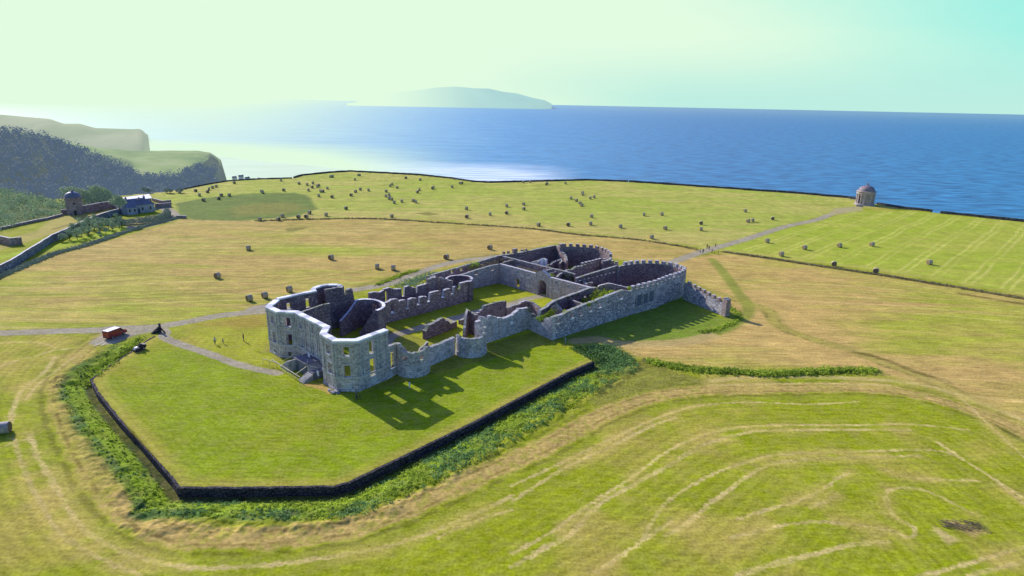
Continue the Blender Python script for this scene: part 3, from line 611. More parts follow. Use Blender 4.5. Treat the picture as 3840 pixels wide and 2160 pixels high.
def capmat():
    k=N('pale_coping',.7,.3); uv=k.uv(); sx=k.add('ShaderNodeSeparateXYZ'); k.set(sx.inputs[0],uv)
    w=k.add('ShaderNodeTexWhiteNoise',noise_dimensions='1D'); k.set(w.inputs['W'],k.math('FLOOR',k.math('MULTIPLY',sx.outputs[0],.62)))
    c=k.mix(k.ramp(w.outputs[0],[(.60,0),(.61,1)]),(.97,.97,.93,1),(.55,.56,.56,1)); n=k.noise(k.pos(),2.2,4)
    k.col(k.mix(k.math('MULTIPLY',k.ramp(n,[(.45,0),(.7,1)]),.3),c,(.3,.3,.3,1))); k.bump(n,.3,.03); return k.m
M_CAP=capmat()
def tintstone():
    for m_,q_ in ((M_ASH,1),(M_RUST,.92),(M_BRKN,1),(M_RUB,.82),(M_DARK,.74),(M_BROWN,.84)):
        t=m_.node_tree; b=t.nodes['Principled BSDF']; lk=b.inputs['Base Color'].links[0]; src=lk.from_socket
        n=t.nodes.new('ShaderNodeMix'); n.data_type='RGBA'; n.blend_type='MULTIPLY'; n.inputs[0].default_value=1; n.inputs[7].default_value=(1.56*q_,1.42*q_,1.32*q_,1); t.links.new(src,n.inputs[6]); t.links.new(n.outputs[2],b.inputs['Base Color'])
tintstone()
def topmat():
    k=N('wall_head',.95,.1); p=k.pos(); n=k.noise(p,.8,5,.7)
    c=k.ramp(n,[(.38,(.50,.49,.47,1)),(.5,(.34,.34,.30,1)),(.62,(.24,.28,.10,1)),(.75,(.46,.42,.30,1))]); k.col(c); k.bump(k.noise(p,4,3),.8,.1); return k.m
M_TOP=topmat()
M_TRIM=simple('dressed_trim',(.54,.52,.49),.8,.2,1.5)
M_PIL=ashlar('pilaster_stone',(.68,.66,.62,1),(.52,.50,.49,1),(.2,.2,.2,1),.9,.42,.35)
M_LINT=simple('sandstone_quoins',(.42,.38,.33),.85,.3,1.2)
# ------------------------------------------------------------------ wall builder
def wall(name,path,prof,th=.7,ops=(),base=-.3,mat=None,parent=None,jit=.0,side=1,step=1.0,top=None,closed=False,back=None):
    """path: XY points left to right as seen from the face; thickness goes behind the face (side=1).
       prof: (s,z) samples of the top; ops: (s0,s1,z0,z1,kind) openings"""
    P=[Vector((a[0],a[1])) for a in path]; S_=[0]
    for a,b in zip(P,P[1:]): S_.append(S_[-1]+(b-a).length)
    Lt=S_[-1]; nrm=[]
    for i in range(len(P)):
        def nn(a,b): d=(b-a).normalized(); return Vector((-d.y,d.x))
        if i==0: n_=nn(P[0],P[1]) if not closed else (nn(P[0],P[1])+nn(P[-2],P[-1])).normalized()
        elif i==len(P)-1: n_=nn(P[-2],P[-1]) if not closed else (nn(P[0],P[1])+nn(P[-2],P[-1])).normalized()
        else:
            a_,b_=nn(P[i-1],P[i]),nn(P[i],P[i+1]); n_=(a_+b_).normalized(); n_=n_/max(.5,n_.dot(a_))
        nrm.append(n_*side)
    def at(s):
        s=min(max(s,0),Lt)
        for i in range(len(P)-1):
            if s<=S_[i+1]+1e-9: t=(s-S_[i])/max(1e-9,S_[i+1]-S_[i]); return P[i].lerp(P[i+1],t),nrm[i].lerp(nrm[i+1],t)
        return P[-1],nrm[-1]
    prof=sorted(prof,key=lambda q:q[0])
    ps=[q[0] for q in prof]; pz=[q[1] for q in prof]
    cuts=set([0,Lt]); cuts.update(round(s,4) for s in S_); cuts.update(round(s,4) for s in ps if 0<s<Lt)
    arcs=[]
    for o in ops:
        s0,s1,z0,z1=o[:4]; kd=o[4] if len(o)>4 else 'rect'
        cuts.update((round(s0,4),round(s1,4)))
        if kd!='rect':
            for q in range(1,8): cuts.add(round(s0+(s1-s0)*q/8,4))
    k=0
    while k<Lt: cuts.add(round(k,4)); k+=step
    C=sorted(c for c in cuts if -1e-6<=c<=Lt+1e-6); C2=[C[0]]
    for c in C[1:]:
        if c-C2[-1]>.012: C2.append(c)
    if Lt-C2[-1]>1e-6 and Lt-C2[-1]<.02: C2[-1]=Lt
    C=C2
    def topz(s,e): return float(np.interp(s+e,ps,pz))
    def oz(o,s):
        s0,s1,z0,z1=o[:4]; kd=o[4] if len(o)>4 else 'rect'
        if kd=='rect': return z0,z1
        u=max(-1,min(1,(s-(s0+s1)/2)/((s1-s0)/2))); hw=(s1-s0)/2
        if kd=='arch': rise=min(hw,(z1-z0)); return z0,z1-rise+rise*math.sqrt(max(0,1-u*u))
        if kd=='oval': return (z0+z1)/2-(z1-z0)/2*math.sqrt(max(0,1-u*u)),(z0+z1)/2+(z1-z0)/2*math.sqrt(max(0,1-u*u))
    rj=random.Random(sum(map(ord,name))+int(abs(P[0].x)*7)); J=[rj.uniform(-jit,jit) for _ in C]
    b=MB(); cols=[]
    for i in range(len(C)-1):
        a,c=C[i],C[i+1]; ta,tc_=topz(a,.006)+J[i],topz(c,-.006)+J[i+1]; sp=[[base,base,ta,tc_]]
        for o in ops:
            if o[0]-1e-3<=a and c<=o[1]+1e-3:
                l0,h0=oz(o,a); l1,h1=oz(o,c); nsp=[]
                for (x0,x1,y0,y1) in sp:
                    if l0>=y0 and l1>=y1: nsp.append([x0,x1,y0,y1]); continue
                    if l0>x0: nsp.append([x0,x1,min(l0,y0),min(l1,y1)])
                    if h0<y0-.02 or h1<y1-.02: nsp.append([max(h0,x0),max(h1,x1),max(y0,h0),max(y1,h1)])
                sp=nsp
        cols.append((a,c,sp))
    def sp_eq(A,B): return [(round(q[1],3),round(q[3],3)) for q in A]==[(round(q[0],3),round(q[2],3)) for q in B]
    for i,(a,c,sp) in enumerate(cols):
        pa,na=at(a); pc,nc=at(c); fa,fc=pa,pc; ba,bc=pa+na*th,pc+nc*th
        flip=side<0
        def F_(pts,uvs,mi=0): b.face(pts[::-1] if flip else pts,(uvs[::-1] if flip else uvs),mi)
        prevs=cols[i-1][2] if i>0 else None; nxts=cols[i+1][2] if i<len(cols)-1 else None
        for (x0,x1,y0,y1) in sp:
            f0,f1,f2,f3=(fa.x,fa.y,x0),(fc.x,fc.y,x1),(fc.x,fc.y,y1),(fa.x,fa.y,y0)
            g0,g1,g2,g3=(ba.x,ba.y,x0),(bc.x,bc.y,x1),(bc.x,bc.y,y1),(ba.x,ba.y,y0)
            F_([f0,f1,f2,f3],[(a,x0),(c,x1),(c,y1),(a,y0)]); F_([g1,g0,g3,g2],[(c,x1),(a,x0),(a,y0),(c,y1)],3)
            F_([f3,f2,g2,g3],[(a,0),(c,0),(c,th),(a,th)],1)
            if x0>base+.01: F_([f1,f0,g0,g1],[(c,0),(a,0),(a,th),(c,th)])
            if prevs is None or not sp_eq(prevs,sp): F_([g0,f0,f3,g3],[(0,x0),(th,x0),(th,y0),(0,y0)],2)
            if nxts is None or not sp_eq(sp,nxts): F_([f1,g1,g2,f2],[(0,x1),(th,x1),(th,y1),(0,y1)],2)
    return b.build(name,[mat or M_ASH,top or M_TOP,mat or M_ASH,back or mat or M_ASH],parent)
def pp(z,pts,A,B,dz=0): return [(lambda q:(q[0],q[1]+dz))(onw(z(*p),A,B)) for p in pts]
def op(z,x0,y0,x1,y1,A,B,kind='rect'):
    a=onw(z(x0,y0),A,B); c=onw(z(x1,y1),A,B); return (min(a[0],c[0]),max(a[0],c[0]),min(a[1],c[1]),max(a[1],c[1]),kind)
def clampops(ops,L,e=.05): return [(max(e,o[0]),min(L-e,o[1]))+tuple(o[2:]) for o in ops if o[1]>e and o[0]<L-e]
def dist2(A,B): return math.hypot(A[0]-B[0],A[1]-B[1])
class Face:
    def __init__(s,A,B): s.A=Vector((A[0],A[1],0)); s.L=dist2(A,B); s.e=Vector(((B[0]-A[0])/s.L,(B[1]-A[1])/s.L,0)); s.n=Vector((s.e.y,-s.e.x,0))
    def P(s,u,z,o=0): v=s.A+s.e*u+s.n*o; return (v.x,v.y,z)
    def box(s,b,u0,u1,z0,z1,o0,o1,mi=0):
        P=[s.P(u,z,o) for z in (z0,z1) for o in (o0,o1) for u in (u0,u1)]
        for q in ((0,1,3,2),(4,6,7,5),(2,3,7,6),(1,0,4,5),(0,2,6,4),(3,1,5,7)): b.face([P[k] for k in q],[( (P[k][0]+P[k][1]),P[k][2]) for k in q],mi)
def frame(fc,o,parent,w=.12,pr=.06,sill=True,lint=True,mat=None):
    b=MB(); s0,s1,z0,z1=o[:4]
    fc.box(b,s0-w,s0-.003,z0,z1,-.02,pr); fc.box(b,s1+.003,s1+w,z0,z1,-.02,pr)
    if lint: fc.box(b,s0-w-.06,s1+w+.06,z1+.003,z1+w+.06,-.02,pr+.06)
    if sill: fc.box(b,s0-w-.05,s1+w+.05,z0-.22,z0-.003,-.02,pr+.10)
    return b.build('window_frame',mat or M_TRIM,parent)
HT=9.7
ruin=tag(empty('ruined_mansion',(-20,130,0)),'roofless grey stone mansion ruin with gravel court and battlemented yards','ruin')
def Rp(o):
    # children keep world coordinates under the ruin empty
    o.parent=ruin; o.matrix_parent_inverse=Matrix.Translation(-Vector(ruin.location)); return o
RUIN_P=None
def W_(name,path,prof,**kw): return Rp(wall(name,path,prof,**kw))
# --- main block
A=(-49.5,120.4);B=(-46.3,117.5);C=(-42.7,117.35);E=(-34.5,109.3);Fp=(-34.2,105.85);G=(-30.9,102.5);Hh=(-26.85,102.75);I=(-22.6,108.6);L0=(-49.5,125.2)
Dt=U(z1(978,100),HT)
faces=[('bay_wall',L0,A,[]),
 ('bay_wall',A,B,[(z1,172,440,213,545),(z1,195,632,240,778),(z1,212,838,238,890)]),
 ('bay_wall',B,C,[(z1,330,475,412,585),(z1,352,668,436,812),(z1,375,880,425,955)]),
 ('facade_wall',C,E,[(z1,500,492,546,612),(z1,630,562,680,665),(z1,522,700,568,838),(z1,643,752,692,925)]),
 ('bay_wall',E,Fp,[]),
 ('bay_wall',Fp,G,[(z1,825,775,878,912),(z1,850,992,900,1142)]),
 ('bay_wall',G,Hh,[(z1,1015,820,1103,930),(z1,1032,1040,1122,1180)]),
 ('side_wall',Hh,I,[(z1,1330,758,1385,890),(z1,1342,970,1412,1145)])]
path=[f[1] for f in faces]+[faces[-1][2]]
ops=[];s0=0;frames=[]
for nm,a,b_,os_ in faces:
    L=dist2(a,b_)
    for o in clampops([op(q[0],*q[1:],a,b_) for q in os_],L,.25):
        ops.append((s0+o[0],s0+o[1])+tuple(o[2:])); frames.append((a,b_,o))
    s0+=L
front=W_('front_wall',path,[(0,HT-.3),(s0,HT-.3)],th=.62,ops=ops,mat=M_ASH,base=-.5,back=M_DARK)
for a,b_,o in frames:
    Rp(frame(Face(a,b_),o,None))
# cornice, string courses and plinth follow the same outline
def band(name,path,z0,z1,out,th,mat,prof=None):
    # offset path outwards (towards the viewer side)
    P=[Vector(q) for q in path]; Q=[]
    for i in range(len(P)):
        def nn(a,b): d=(b-a).normalized(); return Vector((d.y,-d.x))
        if i==0: n_=nn(P[0],P[1])
        elif i==len(P)-1: n_=nn(P[-2],P[-1])
        else: a_,b_=nn(P[i-1],P[i]),nn(P[i],P[i+1]); n_=(a_+b_).normalized(); n_=n_/max(.5,n_.dot(a_))
        Q.append(P[i]+n_*out)
    L=sum((b-a).length for a,b in zip(Q,Q[1:]))
    return Rp(wall(name,[tuple(q) for q in Q],[(0,z1),(L,z1)],th=th,base=z0,mat=mat,top=mat,step=1.6))
band('coping',path,HT-.3,HT,.18,1.25,M_CAP)
band('cornice',path,HT-.62,HT-.42,.12,.14,M_TRIM)
band('string_course',path[1:],2.55,2.78,.10,.12,M_TRIM)
band('string_course',path[1:],5.75,5.88,.05,.07,M_TRIM)
band('plinth',path[1:],-.5,.35,.09,.11,M_BRKN)
def pil(a,b_,us,w=.42,z0=2.8,z1=HT-.65):
    fc=Face(a,b_)
    for u in us:
        b=MB(); x=fc.L*u
        fc.box(b,x-w/2,x+w/2,z0+.35,z1-.35,-.02,.10); fc.box(b,x-w/2-.08,x+w/2+.08,z0,z0+.35,-.02,.17); fc.box(b,x-w/2-.08,x+w/2+.08,z1-.35,z1,-.02,.18)
        Rp(b.build('pilaster',M_PIL))
pil(A,B,(.08,.92)); pil(B,C,(.08,.90)); pil(C,E,(.04,.10,.27,.33,.50,.56,.72,.78,.92)); pil(Fp,G,(.08,.16,.92)); pil(G,Hh,(.07,.93)); pil(Hh,I,(.08,.17,.62,.72,.93))
# blind basement panels
for a,b_,q in ((G,Hh,(z1,1055,1268,1135,1322)),(Hh,I,(z1,1360,1205,1428,1262)),(Hh,I,(z1,1610,1110,1660,1170))):
    o=op(q[0],*q[1:],a,b_); fc=Face(a,b_); b=MB(); fc.box(b,max(.1,o[0]),min(fc.L-.1,o[1]),o[2],o[3],-.02,.05); Rp(b.build('blind_panel',M_TRIM))
# --- left long wall of the main block: seen from inside, face = inner side towards the camera
Li=(L0[0]+.55,L0[1]+.55)
lw_ops=[op(z1,360,308,424,375,Li,Dt),op(z1,585,252,648,352,Li,Dt)]
sL=dist2(L0,Dt)
ap0=U(z1(725,175),HT)   # where the apse opens
sA=max(2,onw(z1(722,180),Li,Dt)[0])
apA=(Li[0]+(Dt[0]-Li[0])*sA/dist2(Li,Dt),Li[1]+(Dt[1]-Li[1])*sA/dist2(Li,Dt))
W_('long_wall',[Li,apA],[(0,HT-.3),(sA,HT-.3)],th=.85,ops=clampops(lw_ops,sA,.3),mat=M_DARK,base=-.3)
# apse bulging away to the left
ax,ay=apA; ex,ey=Dt[0]-ax,Dt[1]-ay; cw=math.hypot(ex,ey); cx,cy=ax+ex/2,ay+ey/2; ex/=cw; ey/=cw; nx,ny=-ey,ex
arc=[(cx-ex*cw/2*math.cos(t)+nx*cw*.46*math.sin(t),cy-ey*cw/2*math.cos(t)+ny*cw*.46*math.sin(t)) for t in [math.pi*i/12 for i in range(13)]]
La=sum(dist2(a,b) for a,b in zip(arc,arc[1:]))
aops=[(La*.14,La*.14+.9,6.4,8.5,'rect'),(La*.62,La*.62+1.1,6.2,8.5,'rect'),(La*.62,La*.62+1.1,2.4,5.0,'rect'),(La*.14,La*.14+.9,2.4,5.0,'rect')]
W_('apse_wall',arc,[(0,HT-.3),(La,HT-.3)],th=.8,ops=aops,mat=M_DARK)
cp=[Li,apA]+arc[1:]; Lc=sum(dist2(a,b) for a,b in zip(cp,cp[1:]))
W_('coping',[(p[0],p[1]) for p in cp],[(0,HT),(Lc,HT)],th=1.0,base=HT-.3,mat=M_CAP,top=M_CAP)
# return pier at the end of the apse, coming forward
pr=(Dt[0]+.9,Dt[1]-1.2)
W_('return_pier',[(Dt[0]-.35,Dt[1]-1.0),(Dt[0]+1.0,Dt[1]-1.0)],[(0,HT-.1),(1.35,HT-.1)],th=1.6,mat=M_DARK)
W_('inner_wall',[(Dt[0]-2.3,Dt[1]-2.6),(Dt[0]-.35,Dt[1]-1.0)],[(0,HT-.2),(2.6,HT-.2)],th=.6,mat=M_DARK)
# ruined stretch right of it
Ra=(Dt[0]+1.0,Dt[1]-.2); Rb=(Dt[0]+5.2,Dt[1]+4.3)
W_('long_wall',[Ra,Rb],pp(z1,[(990,235),(1000,238),(1048,225),(1050,208),(1068,205),(1075,150),(1120,128),(1140,140),(1160,250),(1175,290)],Ra,Rb),th=.8,ops=clampops([op(z1,1003,305,1050,442,Ra,Rb)],dist2(Ra,Rb),.1),mat=M_DARK,jit=.1,step=.5)
# partition behind the facade
Pa=(C[0]+.6,C[1]+.5); Pb=U(z1(815,322),9.2)
W_('partition_wall',[Pa,Pb],[(0,9.3),(dist2(Pa,Pb),9.3)],th=.5,mat=M_DARK)
W_('partition_pier',[(Pb[0]-.2,Pb[1]-.35),(Pb[0]+.9,Pb[1]+.5)],[(0,9.3),(2,9.3)],th=.55,mat=M_DARK)
# inner rotunda, open to the front with broken sloping edges
h_=6.5
ring=[U(z1(*q),h_) for q in ((1190,278),(1215,268),(1262,261),(1330,261),(1400,270),(1460,292),(1490,325),(1470,360),(1408,385))]
r1=ring[0]; r3=ring[-1]; arc=catmull(ring,2); La=sum(dist2(a,b) for a,b in zip(arc,arc[1:])); print('rotunda',La,ring)
ro=(La*.30,La*.30+1.5,3.6,5.6,'rect')
W_('rotunda_wall',arc,[(0,h_),(La,h_)],th=.7,ops=[ro],mat=M_DARK,top=M_CAP,step=.5)
lb_=U(z1(1015,705),0); L_=dist2(lb_,r1)
W_('partition_wall',[lb_,r1],[(max(0,min(L_,q[0])),q[1]) for q in pp(z1,[(1000,520),(1060,455),(1120,385),(1160,325),(1192,280)],lb_,r1)],th=.5,mat=M_DARK,jit=.05,step=.5,top=M_TRIM)
lb2=U(z1(1222,705),0); L_=dist2(lb2,r3)
W_('partition_wall',[lb2,r3],[(max(0,min(L_,q[0])),q[1]) for q in pp(z1,[(1215,645),(1270,590),(1300,540),(1350,460),(1404,388)],lb2,r3)],th=.5,mat=M_DARK,jit=.05,step=.5,top=M_TRIM)
# --- right wing, lawn side
t1c=(-18.75,112.0); t1r=3.1
T0=(-21.3,110.9)
Wa=I; Wb=T0
W_('side_wall',[Wa,Wb],pp(z11,[(95,545),(140,528),(195,512)],Wa,Wb),th=.8,ops=clampops([op(z11,110,650,202,885,Wa,Wb)],dist2(Wa,Wb),.12),mat=M_ASH,base=-.5)
b=MB(); fc=Face(Wa,Wb); o=op(z11,110,650,202,885,Wa,Wb); fc.box(b,o[0]-.1,o[1]+.15,o[2]-.2,o[2],-.7,.12)
Rp(b.build('window_sill',M_CAP))
b=MB(); b.beam(fc.P(o[0],o[3]-.3,-.3),fc.P(o[1],o[3]-.55,-.3),.14); b.beam(fc.P(o[1]-.12,o[2],-.3),fc.P(o[1]-.12,o[3],-.3),.16); b.beam(fc.P(o[0]+.3,o[2],-.3),fc.P(o[1],o[2]+1.1,-.3),.07)
Rp(b.build('timber_brace',simple('pale_timber',(.62,.55,.40))))
def tower(c,r,a0,a1,prof,ops,mat,plinth,n=16,th=.6,name='round_tower_wall'):
    P=[(c[0]+r*math.cos(math.radians(a0+(a1-a0)*i/n)),c[1]+r*math.sin(math.radians(a0+(a1-a0)*i/n))) for i in range(n+1)]
    L=sum(dist2(a,b) for a,b in zip(P,P[1:])); W_(name,P,[(q[0]*L,q[1]) for q in prof],th=th,ops=[(o[0]*L,o[1]*L)+tuple(o[2:]) for o in ops],mat=mat,jit=.08,step=.5,base=-.5)
    if plinth:
        P=[(c[0]+(r+.14)*math.cos(math.radians(a0+(a1-a0)*i/n)),c[1]+(r+.14)*math.sin(math.radians(a0+(a1-a0)*i/n))) for i in range(n+1)]
        W_('plinth',P,[(0,plinth),(L*1.2,plinth)],th=.16,mat=M_BRKN,top=M_TRIM,base=-.5)
tower(t1c,t1r,196,372,[(0,6.2),(.17,6.3),(.175,5.5),(.26,5.3),(.36,5.1),(.45,4.9),(.52,5.0),(.6,4.95),(.72,5.1),(.8,5.5),(.9,5.3),(.93,4.6),(1,4.2)],[(.24,.36,3.4,4.2),(.62,.72,3.3,4.3)],M_ASH,2.4)
W_('cross_wall',[(t1c[0]-2.4,t1c[1]+1.6),(t1c[0]+2.6,t1c[1]+3.2)],[(0,4.6),(1.2,3.2),(3,2.4),(3.6,3.4),(5,4.8)],th=.6,mat=M_BROWN,jit=.2,step=.4)
Wa=(-16.0,114.2);Wb=(-11.4,120.6)
W_('side_wall',[Wa,Wb],pp(z11,[(730,540),(790,578),(900,530),(1020,490),(1030,478),(1150,425),(1205,400)],Wa,Wb),th=.8,mat=M_BRKN,base=-.5,jit=.04,step=.5)
t2c=(-8.35,122.3);t2r=3.25
tower(t2c,t2r,205,375,[(0,4.3),(.12,4.3),(.125,4.1),(.5,4.1),(.7,4.1),(.75,4.6),(.86,4.7),(.87,5.6),(1,5.4)],[],M_BRKN,.9)
pl=[]; 
for a_,wd in ((232,.7),(262,.7),(300,.7),(338,.6)):
    P=[(t2c[0]+(t2r+.09)*math.cos(math.radians(a_+q)),t2c[1]+(t2r+.09)*math.sin(math.radians(a_+q))) for q in (-6,0,6)]; W_('pilaster',P,[(0,4.0),(2,4.0)],th=.1,mat=M_ASH,base=.9)
W_('inner_wall',[U(z11(1400,362),1.2),U(z11(1455,250),1.0),U(z11(1600,300),1.0)],[(0,1.6),(1.2,3.2),(2.4,5.2),(4.0,5.6),(6,4.9)],th=.6,mat=M_DARK,jit=.25,step=.35)
Wa=(-6.0,126.7);Wb=(3.9,136.7)
pr3=pp(z11,[(1560,140),(1640,115),(1670,100),(1672,30),(1760,50),(1762,70),(1805,75),(1812,95),(1815,22),(1850,20),(1945,42),(1950,60),(2040,52),(2045,68),(2090,62),(2095,50),(2230,5)],Wa,Wb)+pp(z2,[(1500,730),(1585,690),(1590,678),(1635,650),(1640,635),(1735,622)],Wa,Wb)
w3=W_('side_wall',[(Wa[0]-1.2,Wa[1]-1.3),Wb],[(q[0]+1.77,q[1]) for q in pr3],th=.85,mat=M_BRKN,base=-.5,jit=.05,step=.5,top=M_TRIM)
fc=Face(Wa,Wb)
for x,y0,y1 in ((1735,150,470),(1860,120,450),(1990,110,420),(2140,100,390),(2280,60,330),(2400,40,290)):
    s,z=onw(z11(x,(y0+y1)/2),Wa,Wb); b=MB(); zt=onw(z11(x,y0),Wa,Wb)[1]; zb_=onw(z11(x,y1),Wa,Wb)[1]; fc.box(b,s-.28,s+.28,max(.4,zb_),min(zt,4.4),-.02,.14); Rp(b.build('pilaster',M_ASH))
for x0,y0,x1,y1 in ((1800,210,1840,290),(1925,240,1965,310),(2055,220,2095,300),(2180,120,2220,160)):
    o=op(z11,x0,y0,x1,y1,Wa,Wb); b=MB(); fc.box(b,o[0],o[1],o[2],o[3],-.02,.05); Rp(b.build('blind_panel',M_CAP if x0==2180 else M_TRIM))
# back wing pieces of the right range
Xa=U(z3(655,1225),4.2);Xb=U(z3(1275,975),4.2)
W_('court_wall',[Xa,Xb],pp(z3,[(655,1225),(720,1222),(722,1185),(855,1160),(858,1130),(905,1108),(908,1085),(918,1050),(1080,1015),(1085,1000),(1200,985),(1275,975)],Xa,Xb),th=.6,mat=M_DARK,jit=.08,step=.5)
oc=U(z3(1560,1040),2.6)
P=[U(z3(*q),2.6) for q in ((1285,1085),(1420,1040),(1570,1003),(1640,1010),(1700,1030),(1760,1062),(1790,1075))]
L=sum(dist2(a,b) for a,b in zip(P,P[1:])); W_('oval_room_wall',P,[(0,2.5),(L*.4,2.6),(L*.45,3.0),(L*.7,2.9),(L,2.4)],th=.8,mat=M_BROWN,jit=.12,step=.5)
P=[U(z3(*q),2.2) for q in ((1800,1062),(1750,1130),(1640,1120))]
# freestanding lumps on the grass
P=[U(z13(*q),0) for q in ((1140,1325),(1240,1285),(1370,1235),(1500,1185),(1590,1150))]
L=sum(dist2(a,b) for a,b in zip(P,P[1:])); W_('freestanding_wall',P,[(0,1.9),(.6,2.3),(1.2,3.0),(L*.5,3.3),(L*.72,3.5),(L*.8,2.8),(L*.93,2.3),(L,1.6)],th=.9,mat=M_DARK,jit=.15,step=.4)
P=[U(z13(*q),0) for q in ((1590,1150),(1650,1118),(1710,1085))]; L=dist2(P[0],P[2]); W_('freestanding_wall',P,[(0,1.5),(L,1.3)],th=.7,mat=M_DARK,jit=.1,step=.4)
P=[U(z13(*q),0) for q in ((1735,1035),(1780,1052),(1890,1020))]; L=dist2(P[0],P[2])+1; W_('freestanding_wall',P,[(0,1.0),(L,1.1)],th=1.0,mat=M_DARK,jit=.1,step=.4)
# --- left wing
Wa=(-29.8,138.2);Wb=(-10.9,157.6)
prl=pp(z13,[(352,700),(380,665),(470,640),(475,632),(520,600),(600,585),(642,590),(655,632),(700,610),(778,603),(788,612),(793,745),(832,742),(836,600),(900,570),(980,575),(984,690),(1033,680),(1036,562),(1100,540),(1168,545),(1172,640),(1215,632),(1222,480),(1300,452),(1400,438),(1420,448),(1425,560),(1470,548),(1476,432),(1530,408),(1592,400),(1600,500),(1648,490),(1652,372),(1700,352),(1712,360),(1716,410),(1768,400),(1775,300),(1850,280),(1943,258)],Wa,Wb)
W_('court_wall',[Wa,Wb],prl,th=.75,ops=clampops([op(z13,512,682,573,842,Wa,Wb)],dist2(Wa,Wb)),mat=M_BROWN,base=-.3,jit=.03,step=.7,top=M_TRIM)
b=MB(); fc=Face(Wa,Wb)
for x0,x1,y in ((512,578,842),(780,842,765),(980,1042,700),(1170,1220,645),(1425,1478,562),(1600,1652,505)):
    a=onw(z13(x0,y),Wa,Wb); c=onw(z13(x1,y-15),Wa,Wb); bb=MB(); fc.box(bb,a[0],c[0],a[1]-.12,a[1]+.1,-.8,.08); Rp(bb.build('window_sill',M_CAP))
Oa=(-34.0,143.5);Ob=(-21.0,154.5)
W_('outer_wall',[Oa,Ob],pp(z13,[(218,460),(300,468),(385,432),(386,405),(440,395),(480,380),(560,405),(620,410),(704,400),(710,540),(758,538),(763,375),(830,350),(900,372),(962,382),(966,470),(988,470),(992,352),(1060,340),(1155,310)],Oa,Ob),th=.7,ops=clampops([op(z13,405,450,455,630,Oa,Ob)],dist2(Oa,Ob)),mat=M_DARK,jit=.06,step=.6,top=M_TRIM)
def chunk(z,pts,zz,bot,mat,th=.7,name='stub_wall',jit=.12):
    a=U(z(*pts[0]),zz); c=U(z(*pts[-1]),zz); return W_(name,[a,c],pp(z,pts,a,c),th=th,mat=mat,jit=jit,step=.35)
chunk(z13,[(1150,175),(1200,170),(1210,180),(1308,182)],6.2,0,M_BROWN,.8)
chunk(z13,[(1200,235),(1210,215),(1260,205),(1345,190)],6.6,0,M_BROWN,.9)
chunk(z13,[(1350,205),(1400,200),(1430,215),(1500,235),(1560,250),(1604,258)],6.0,0,M_BROWN,.7)
a=U(z13(1200,235),6.4); W_('stub_wall',[(a[0]-.5,a[1]+1.8),a],[(0,6.2),(2.2,6.5)],th=.6,mat=M_BROWN,jit=.1,step=.4)
# oval tower of the left wing
oc=(-13.9,159.0); r=3.05
P=[(oc[0]+r*math.cos(math.radians(q)),oc[1]+r*math.sin(math.radians(q))) for q in range(215,-41,-15)]
L=sum(dist2(a,b) for a,b in zip(P,P[1:])); W_('oval_tower_wall',P,[(0,5.2),(.5,5.6),(L-1.6,5.7),(L-1.4,5.4),(L,5.4)],th=.6,mat=M_DARK,top=M_TRIM,step=.5)
# --- great court walls
Wa=(-15.5,164.6);Wb=(-3.8,174.9)
W_('court_wall',[Wa,Wb],pp(z3,[(400,610),(540,560),(650,530),(800,478),(880,458),(1010,415),(1165,385)],Wa,Wb),th=.7,mat=M_RUST,ops=clampops([op(z3,770,508,822,552,Wa,Wb,'arch'),op(z3,1030,440,1078,485,Wa,Wb,'arch')],dist2(Wa,Wb)),jit=.05)
Wa=(-3.8,174.95);Wb=(19.7,151.8); L=dist2(Wa,Wb)
bops=[op(z9,255,645,315,682,Wa,Wb,'arch'),op(z9,475,695,532,742,Wa,Wb,'arch'),op(z9,703,755,775,806,Wa,Wb,'arch'),op(z9,1283,910,1362,965,Wa,Wb,'arch'),op(z9,1533,990,1615,1045,Wa,Wb,'arch'),op(z9,1795,1050,1870,1105,Wa,Wb,'arch'),op(z9,460,845,542,1068,Wa,Wb,'arch')]
go=op(z9,930,965,1105,1240,Wa,Wb,'arch'); bops.append((go[0],go[1],-.5,4.4,'arch'))
gb0=onw(z9(882,750),Wa,Wb)[0]; gb1=onw(z9(1155,800),Wa,Wb)[0]; gm=(gb0+gb1)/2
W_('gatehouse_wall',[Wa,Wb],[(0,5.8),(gb0,5.8),(gb0+.01,6.0),(gm,7.2),(gb1-.01,6.1),(gb1,5.8),(L,5.9)],th=.8,ops=clampops(bops,L),mat=M_RUST,base=-.3,top=M_TRIM)
fc=Face(Wa,Wb)
for s in (gb0,gb1-.3):
    b=MB(); fc.box(b,s,s+.3,0,5.9,-.02,.12); Rp(b.build('pilaster',M_LINT))
